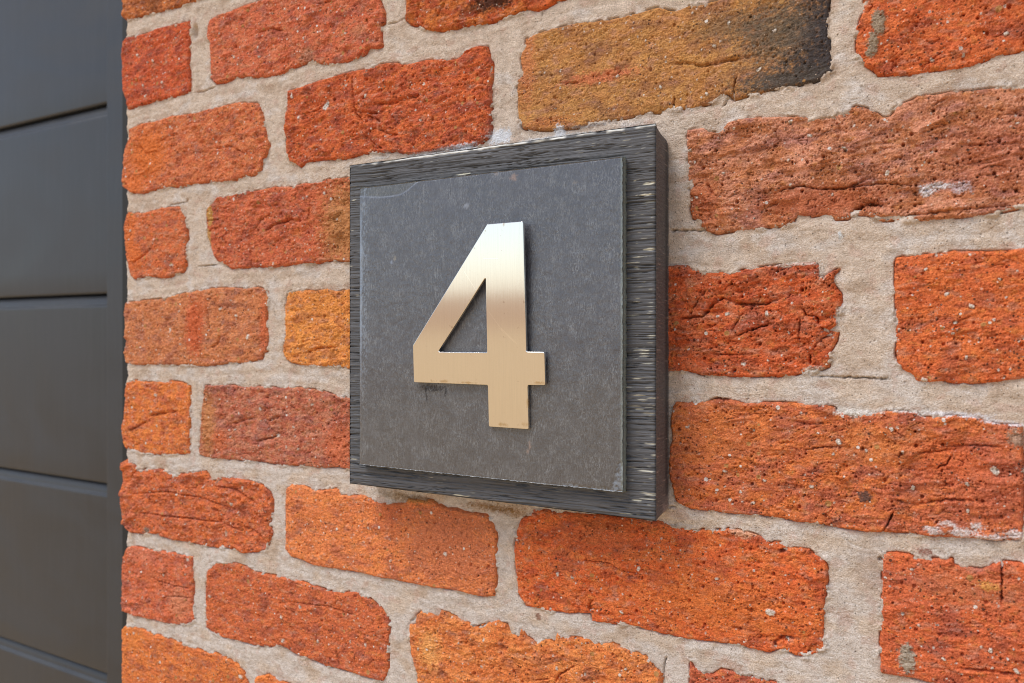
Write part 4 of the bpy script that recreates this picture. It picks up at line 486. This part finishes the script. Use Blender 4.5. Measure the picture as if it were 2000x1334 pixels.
def under(o, p):
    o.parent = p; o.matrix_parent_inverse = p.matrix_world.inverted(); return o
def box(name, mat, x0, x1, y0, y1, z0, z1, parent=None, bevel=0):
    co = [(x, y, z) for x in (x0, x1) for y in (y0, y1) for z in (z0, z1)]
    F = [(0, 1, 3, 2), (4, 6, 7, 5), (0, 4, 5, 1), (2, 3, 7, 6), (0, 2, 6, 4), (1, 5, 7, 3)]
    o = make_mesh(name, co, F, mat, None, False)
    if bevel:
        b = o.modifiers.new('bevel', 'BEVEL'); b.width = bevel * MM; b.segments = 3
    if parent: under(o, parent)
    return o
# backing board: deep horizontal grain on the face, sawn end grain on the sides
bx0, bx1, bz0, bz1 = -317.6, -119.4, -93.8, 105.5
us = np.linspace(bx0, bx1, 200); vs = np.arange(bz0, bz1 + .01, .31)
vs[-1] = bz1
U, V = np.meshgrid(us, vs)
wv = V + .9 * fbm(U / 90, V / 30, 2, 90) + .03 * (U + 218) * np.sin(V / 60)
g = fbm(U / 120, wv / 1.3, 3, 91); gr = np.abs(fbm(U / 95, wv / 2.1, 2, 92))
H = 22 - .95 * np.exp(-(gr / .05) ** 2) * (.5 + sm(fbm(U / 30, V / 10, 2, 93), -.2, .3)) - .4 * np.clip(-g, 0, 1) * 1.6 + .2 * fbm(U / 14, wv / .8, 2, 94)
for zc, dz, wdt in ((66.6, 1, .35), (31.5, 1.0, .4), (-29, .8, .35), (-38, .5, .3), (47, .7, .3), (83, .5, .3), (14, .6, .3)):      # checks running in from the right edge
    H -= dz * np.exp(-((V - zc - .8 * fbm(U / 14, U * 0, 2, int(zc) + 200) - .03 * (U - bx1)) / wdt) ** 2) * sm(U, -190, -150)
H -= np.clip(1.2 - np.minimum.reduce([U - bx0, bx1 - U, V - bz0, bz1 - V]), 0, 1.2) ** 2 * .5
col = C('#5d5d60') * np.ones(U.shape + (1,)); col = col * (1 + .3 * g[..., None])
fleck = fbm(U / 7, V / .5, 2, 95); zone = sm(fbm(U / 35, V / 18, 2, 96) + .42 * sm(U, -150, -128) + .1 * sm(V, 92, 104), .12, .5)
col = mixc(col, C('#cfc9b4'), sm(fleck, .50, .66) * zone * .55)
edge = sm(V + .9 * fbm(U / 7, V / 2, 3, 97), 103.7, 104.6) * sm(fbm(U / 16, V * 0, 2, 98) + .45 * np.exp(-((U + 235) / 45) ** 2), -.15, .1)
col = mixc(col, C('#e3e1da'), edge)
ed2 = sm(-V + .9 * fbm(U / 9, V / 2, 3, 97), 93.2, 94) * sm(fbm(U / 12, V * 0, 2, 99), .1, .3); col = mixc(col, C('#c9c2b0'), ed2 * .8)
for x, z, rx, rz, st in FLECK:
    d = np.hypot((U - x) / rx, (V - z) / rz) + .5 * fbm(U / 3, V / .7, 2, 101); col = mixc(col, C('#d9d3bd'), sm(-d, -1.0, -.6) * st)
for k in range(26):                                    # slivers lifted off the grain near the right edge
    x = rnd.uniform(-140, -120); z = rnd.uniform(-86, 70); L = rnd.uniform(1.5, 6)
    d = np.hypot((U - x) / L, (V - z - .02 * (U - x)) / rnd.uniform(.22, .4)); col = mixc(col, C('#d4d0c0'), sm(-d, -1.1, -.6) * .85)
nu, nv = len(us), len(vs)
idx = np.arange(nu * nv).reshape(nv, nu)
q = np.stack([idx[:-1, :-1], idx[:-1, 1:], idx[1:, 1:], idx[1:, :-1]], -1).reshape(-1, 4)
co = np.stack([U.ravel(), -H.ravel(), V.ravel()], -1)
loop = np.concatenate([idx[0, :-1], idx[:-1, -1], idx[-1, :0:-1], idx[:0:-1, 0]])     # counter-clockwise seen from the front
rings = [co[loop].copy()]; rings[0][:, 1] = -21.6; levels = [21.6, 21, 19, 16, 12, 8, 4, .5]
allco = [co]; allcol = [col.reshape(-1, 3)]; faces = [q]; prev = loop; base = len(co)
for k, y in enumerate(levels):
    r = co[loop].copy(); r[:, 1] = -y
    rad = .3 + 7.5 * (1 - (y / 22) ** 1.6) ** .8
    for sx, sz, rr in ((bx1, bz1, rad), (bx1, bz0, rad * .45)):
        cx = sx - rr; cz = sz - rr if sz > 0 else sz + rr
        m = (r[:, 0] > cx) & ((r[:, 2] > cz) if sz > 0 else (r[:, 2] < cz))
        d = np.hypot(r[m, 0] - cx, r[m, 2] - cz); f = np.minimum(1, rr / np.maximum(d, 1e-6))
        r[m, 0] = cx + (r[m, 0] - cx) * f; r[m, 2] = cz + (r[m, 2] - cz) * f
    r[:, 0] += .18 * fbm(r[:, 2] / 6, r[:, 1] / 3, 3, 105) * (np.abs(r[:, 0] - bx1) < 1)
    ids = np.arange(len(loop)) + base; base += len(loop)
    n2 = np.roll(ids, -1); p2 = np.roll(prev, -1)
    faces.append(np.stack([prev, ids, n2, p2], 1)[:, ::-1]); allco.append(r)
    cs = C('#626263') * np.ones((len(loop), 1)); cs = cs * (1 + .5 * fbm(r[:, 2] / 1.2, r[:, 1] / 1.0, 3, 106)[:, None])
    if y == 4: cs = cs * .45                                 # groove near the back, its shade put into the colour only
    cs = mixc(cs, C('#b9aaa0'), sm(fbm(r[:, 2] / 1.5, r[:, 1] / .8, 2, 107), .5, .62) * .6)
    cs = mixc(cs, C('#b0a29c'), sm(-r[:, 2] + 6 * fbm(r[:, 2] / 4, r[:, 1] / 3, 2, 108), 82, 92) * .6 * (y < 10))
    cs = mixc(cs, C('#e3e1da'), (r[:, 2] > 104) * .55 * sm(fbm(r[:, 0] / 9, r[:, 1] / 6, 2, 109), -.3, .2))
    allcol.append(cs); prev = ids
F = np.concatenate(faces); cof = np.concatenate(allco); colf = np.concatenate(allcol)
WOOD = wood_material()
board = make_mesh('backing_board', cof, F, WOOD, colf, True); under(board, plaque)
# slate tile: riven face, chipped edges
sx0, sx1, sz0, sz1 = -305.0, -134.9, -79.9, 89.2
us = np.linspace(sx0, sx1, 240); vs = np.linspace(sz0, sz1, 260); U, V = np.meshgrid(us, vs)
dist = np.minimum.reduce([U - sx0, sx1 - U, V - sz0, sz1 - V])
chip = .25 + .45 * np.abs(fbm(U / 7, V / 7, 3, 120))
H = 27.6 + .28 * fbm(U / 40, V / 60, 3, 121) + .05 * fbm(U / 3, V / 4, 2, 122) - np.clip(chip - dist, 0, 3) * .7
zl = 84.2 - 2.2 * np.sin(np.clip((U + 305) / 44, 0, 1) * np.pi) + 6 * sm(U, -275, -255)     # thin layer flaked off the top left corner
fl = sm(V - zl, -.15, .15) * sm(-U, 256, 258); H -= .3 * fl
bl = sm(-78.5 + 14 * sm(U, -142, -136) + 1.5 * fbm(U / 3, V / 3, 3, 123) - V, -.3, .3) * sm(U, -175, -160)
H -= .45 * bl * (1 + .5 * fbm(U / 2, V / 2, 2, 124))
le = sm(sx0 + 1.3 + 1.4 * sm(fbm(V / 22, V * 0, 2, 125), 0, .3) - U, -.2, .3); H -= .35 * le
col = C('#4b4c54') * np.ones(U.shape + (1,))
col = mixc(col, C('#575452'), sm(-V + 40 * fbm(U / 60, V / 60, 2, 126), -10, 60) * .6)  # warmer grey lower down: the ground's reflection put into the slate colour
col = mixc(col, C('#4f4f4c'), fl * .8)
ln = np.exp(-((V - zl) / .35) ** 2) * sm(-U, 256, 260); col = mixc(col, C('#8b95a5'), ln * .6)
st = np.exp(-((U - sx0 - 1.2 - .8 * fbm(V / 8, V * 0, 2, 127)) / (1.0 + .9 * fbm(V / 14, V * 0, 2, 128))) ** 2) * sm(-V, -85, -60) * sm(V, -50, 10)
col = mixc(col, C('#93a3b8'), np.clip(st, 0, 1) * .75)
fb = np.exp(-(fbm(U / 1.6, V / 6, 3, 129) / .10) ** 2) * np.exp(-((U - sx0 - 4) / 3.) ** 2) * sm(V, -70, 0); col = mixc(col, C('#98a6b8'), fb * .55)
bb = bl * sm(fbm(U / 2, V / 1.5, 3, 130), -.2, .2); col = mixc(col, C('#8996a6'), bb * .7)
col = mixc(col, C('#8f9b97'), sm(U, sx1 - 1.1, sx1 - .3) * .7)
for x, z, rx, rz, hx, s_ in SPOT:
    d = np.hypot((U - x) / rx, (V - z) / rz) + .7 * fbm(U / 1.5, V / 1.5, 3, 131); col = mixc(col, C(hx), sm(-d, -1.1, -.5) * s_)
nu, nv = 240, 260; idx = np.arange(nu * nv).reshape(nv, nu)
q = np.stack([idx[:-1, :-1], idx[:-1, 1:], idx[1:, 1:], idx[1:, :-1]], -1).reshape(-1, 4)
co = np.stack([U.ravel(), -H.ravel(), V.ravel()], -1)
loop = np.concatenate([idx[0, :-1], idx[:-1, -1], idx[-1, :0:-1], idx[:0:-1, 0]])
jag = .35 * fbm(co[loop, 0] / 2.4, co[loop, 2] / 2.4, 3, 133); cx, cz = (sx0 + sx1) / 2, (sz0 + sz1) / 2
def push(p, a):
    p = p.copy(); ex = np.abs(p[:, 0] - cx) > (sx1 - sx0) / 2 - .6; ez = np.abs(p[:, 2] - cz) > (sz1 - sz0) / 2 - .6
    p[ex, 0] += (np.sign(p[ex, 0] - cx) * a[ex]); p[ez, 2] += (np.sign(p[ez, 2] - cz) * a[ez]); return p
co[loop] = push(co[loop], jag)
allco = [co]; allcol = [col.reshape(-1, 3)]; faces = [q]; prev = loop; base = len(co)
for y, a in ((26, .35), (25, .5), (23.6, .4), (22.3, .2)):
    r = push(co[loop], np.full(len(loop), a) + .25 * fbm(co[loop, 0] / 3, co[loop, 2] / 3 + y, 2, 134)); r[:, 1] = -y
    ids = np.arange(len(loop)) + base; base += len(loop)
    faces.append(np.stack([prev, ids, np.roll(ids, -1), np.roll(prev, -1)], 1)[:, ::-1]); allco.append(r)
    allcol.append(C('#80897f') * np.ones((len(loop), 1)) * (1 + .2 * fbm(r[:, 2] / 3, r[:, 1], 2, 135)[:, None])); prev = ids
slate = make_mesh('slate_panel', np.concatenate(allco), np.concatenate(faces), slate_material(), np.concatenate(allcol), True); under(slate, plaque)
slate['label'] = 'smooth grey slate tile with chipped edges'
# the numeral: cut plate with softened arrises
def rounded(pts, rad, seg=5):
    outp = []; n = len(pts)
    for i in range(n):
        p0 = Vector(pts[i - 1]); p = Vector(pts[i]); p1 = Vector(pts[(i + 1) % n]); a = (p0 - p).normalized(); b = (p1 - p).normalized()
        ang = a.angle(b); r = rad[i] if isinstance(rad, (list, tuple)) else rad; L = min(r / math.tan(ang / 2), (p0 - p).length * .45, (p1 - p).length * .45)
        A_, B_ = p + a * L, p + b * L
        for k in range(seg + 1):
            t_ = k / seg; outp.append(tuple((1 - t_) ** 2 * A_ + 2 * t_ * (1 - t_) * p + t_ * t_ * B_))
    return outp
cu = bpy.data.curves.new('digit', 'CURVE'); cu.dimensions = '2D'; cu.fill_mode = 'BOTH'
for ring in (rounded(DIGIT, .9), rounded(DHOLE, [.5, .8, .8])):
    sp_ = cu.splines.new('POLY'); sp_.points.add(len(ring) - 1); sp_.use_cyclic_u = True
    for p_, (x, z) in zip(sp_.points, ring): p_.co = ((x + 218) * MM, z * MM, 0, 1)
cu.extrude = .7 * MM; cu.bevel_depth = .32 * MM; cu.bevel_resolution = 2; cu.offset = -.32 * MM
tmp = bpy.data.objects.new('digit_curve', cu); scene.collection.objects.link(tmp)
bpy.context.view_layer.update()
me = bpy.data.meshes.new_from_object(tmp.evaluated_get(bpy.context.evaluated_depsgraph_get()))
bpy.data.objects.remove(tmp)
me.name = 'digit'; me.materials.clear()
import bmesh
bm = bmesh.new(); bm.from_mesh(me)
bmesh.ops.remove_doubles(bm, verts=bm.verts, dist=1e-6)
from mathutils import Matrix
bmesh.ops.rotate(bm, verts=bm.verts, cent=(0, 0, 0), matrix=Matrix.Rotation(R(90), 3, 'X'))
bm.to_mesh(me); bm.free()
for p_ in me.polygons: p_.use_smooth = len(p_.vertices) == 4 and p_.area < 2e-6 and abs(p_.normal.y) < .98 and abs(p_.normal.y) > .1
me.materials.append(metal_material())
digit = bpy.data.objects.new('digit', me); scene.collection.objects.link(digit)
digit.location = (-.218, -.0307, 0); digit.rotation_euler = (R(1.9), 0, 0); bpy.context.view_layer.update(); under(digit, plaque)
digit['label'] = 'brushed bronze numeral 4 standing off the slate'

# ------------------------------------------------------------ garage door set back in the opening, and its frame
def door_material():
    m, t, b = material('anthracite_coated_steel')
    v = coords(t); st = noise(t, coords(t, (.5, 1, .8)), 9, 4, 2.5); gr = noise(t, coords(t, (1, 1, .06)), 260, 3, .2)
    c = mixrgb(t, remap(t, st, .3, .7), (.035, .038, .044), (.048, .051, .057))
    c = mixrgb(t, math_node(t, 'MULTIPLY', remap(t, gr, .45, .8), .35), c, (.06, .063, .07))
    t.links.new(c, b.inputs['Base Color']); t.links.new(remap(t, st, .3, .7, .34, .50), b.inputs['Roughness']); b.inputs['Specular IOR Level'].default_value = .36
    bump(t, b, math_node(t, 'ADD', math_node(t, 'MULTIPLY', gr, .5), noise(t, v, 900, 2)), .12, .0003)
    return m
STEEL = door_material()
mr, t, b = material('black_rubber'); b.inputs['Base Color'].default_value = (.012, .012, .012, 1); b.inputs['Roughness'].default_value = .7
door = empty('garage_door', (-1.6, .125, -.6)); door['label'] = 'dark grey ribbed sectional garage door recessed beside the brick wall'; door['category'] = 'garage door'
frame = empty('door_frame', (-.74, .11, -.6)); frame['label'] = 'plain dark grey vertical door frame post between door and bricks'; frame['category'] = 'door frame'
bpy.context.view_layer.update()
Y0 = 125.
prof = [(0.0, 1.2), (8.5, 1.2), (8.0, -.2), (3.9, -1.5), (3.4, -9.4), (3.1, -10.4), (2.3, -11.2), (1.2, -11.9), (.3, -12.5), (.05, -13.4), (0, -14.6), (0, -16), (0, -60), (0, -120), (0, -180), (0, -204.6), (.4, -206.3), (1.6, -207.4), (14, -207.6), (30, -207.6), (30, 1.2)]
prof = prof[1:]
for k in range(-4, 6):
    z_top = 44.3 + 208.6 * k
    xs = [-2500, -1600, -1200, -1000, -900, -820, -760]
    co = []; n = len(prof)
    for x in xs:
        for (y, z) in prof: co.append((x, Y0 + y, z_top + z - 1.2))
    F = []
    for i in range(len(xs) - 1):
        for j in range(n):
            j2 = (j + 1) % n; F.append((i * n + j, (i + 1) * n + j, (i + 1) * n + j2, i * n + j2))
    o = make_mesh('panel', co, F, STEEL, None, True)
    for p_ in o.data.polygons: p_.use_smooth = abs(p_.normal.z) < .999
    for f_ in (0, len(xs) - 1):
        pass
    under(o, door)
under(box('backing_sheet', mr, -2500, -762, Y0 + 31, Y0 + 34, -800, 1100), door)
box('post', STEEL, -762.2, -600, 108, 150, -800, 1100, frame, .8)
box('rubber_seal', mr, -724, -601, 100, 107.5, -800, 1100, frame)

# ------------------------------------------------------------ ground: the unseen drive, put in for light from below and reflections
m, t, b = material('driveway_paving'); v = coords(t)
c = mixrgb(t, remap(t, noise(t, v, 1.5, 5), .3, .7), (0.58, 0.38, 0.175), (0.68, 0.46, 0.235))
sy = t.nodes.new('ShaderNodeSeparateXYZ'); t.links.new(v, sy.inputs[0]); vl = t.nodes.new('ShaderNodeVectorMath'); vl.operation = 'LENGTH'; t.links.new(v, vl.inputs[0])
c = mixrgb(t, remap(t, vl.outputs['Value'], 22, 34), c, (.46, .26, .12))  # far ground tinted copper, added for the band reflected in the numeral
t.links.new(c, b.inputs['Base Color']); b.inputs['Roughness'].default_value = .9
g = make_mesh('ground', [(-300000, -300000, -1400), (300000, -300000, -1400), (300000, 300000, -1400), (-300000, 300000, -1400)], [(0, 1, 2, 3)], m, None, False)
g['kind'] = 'structure'
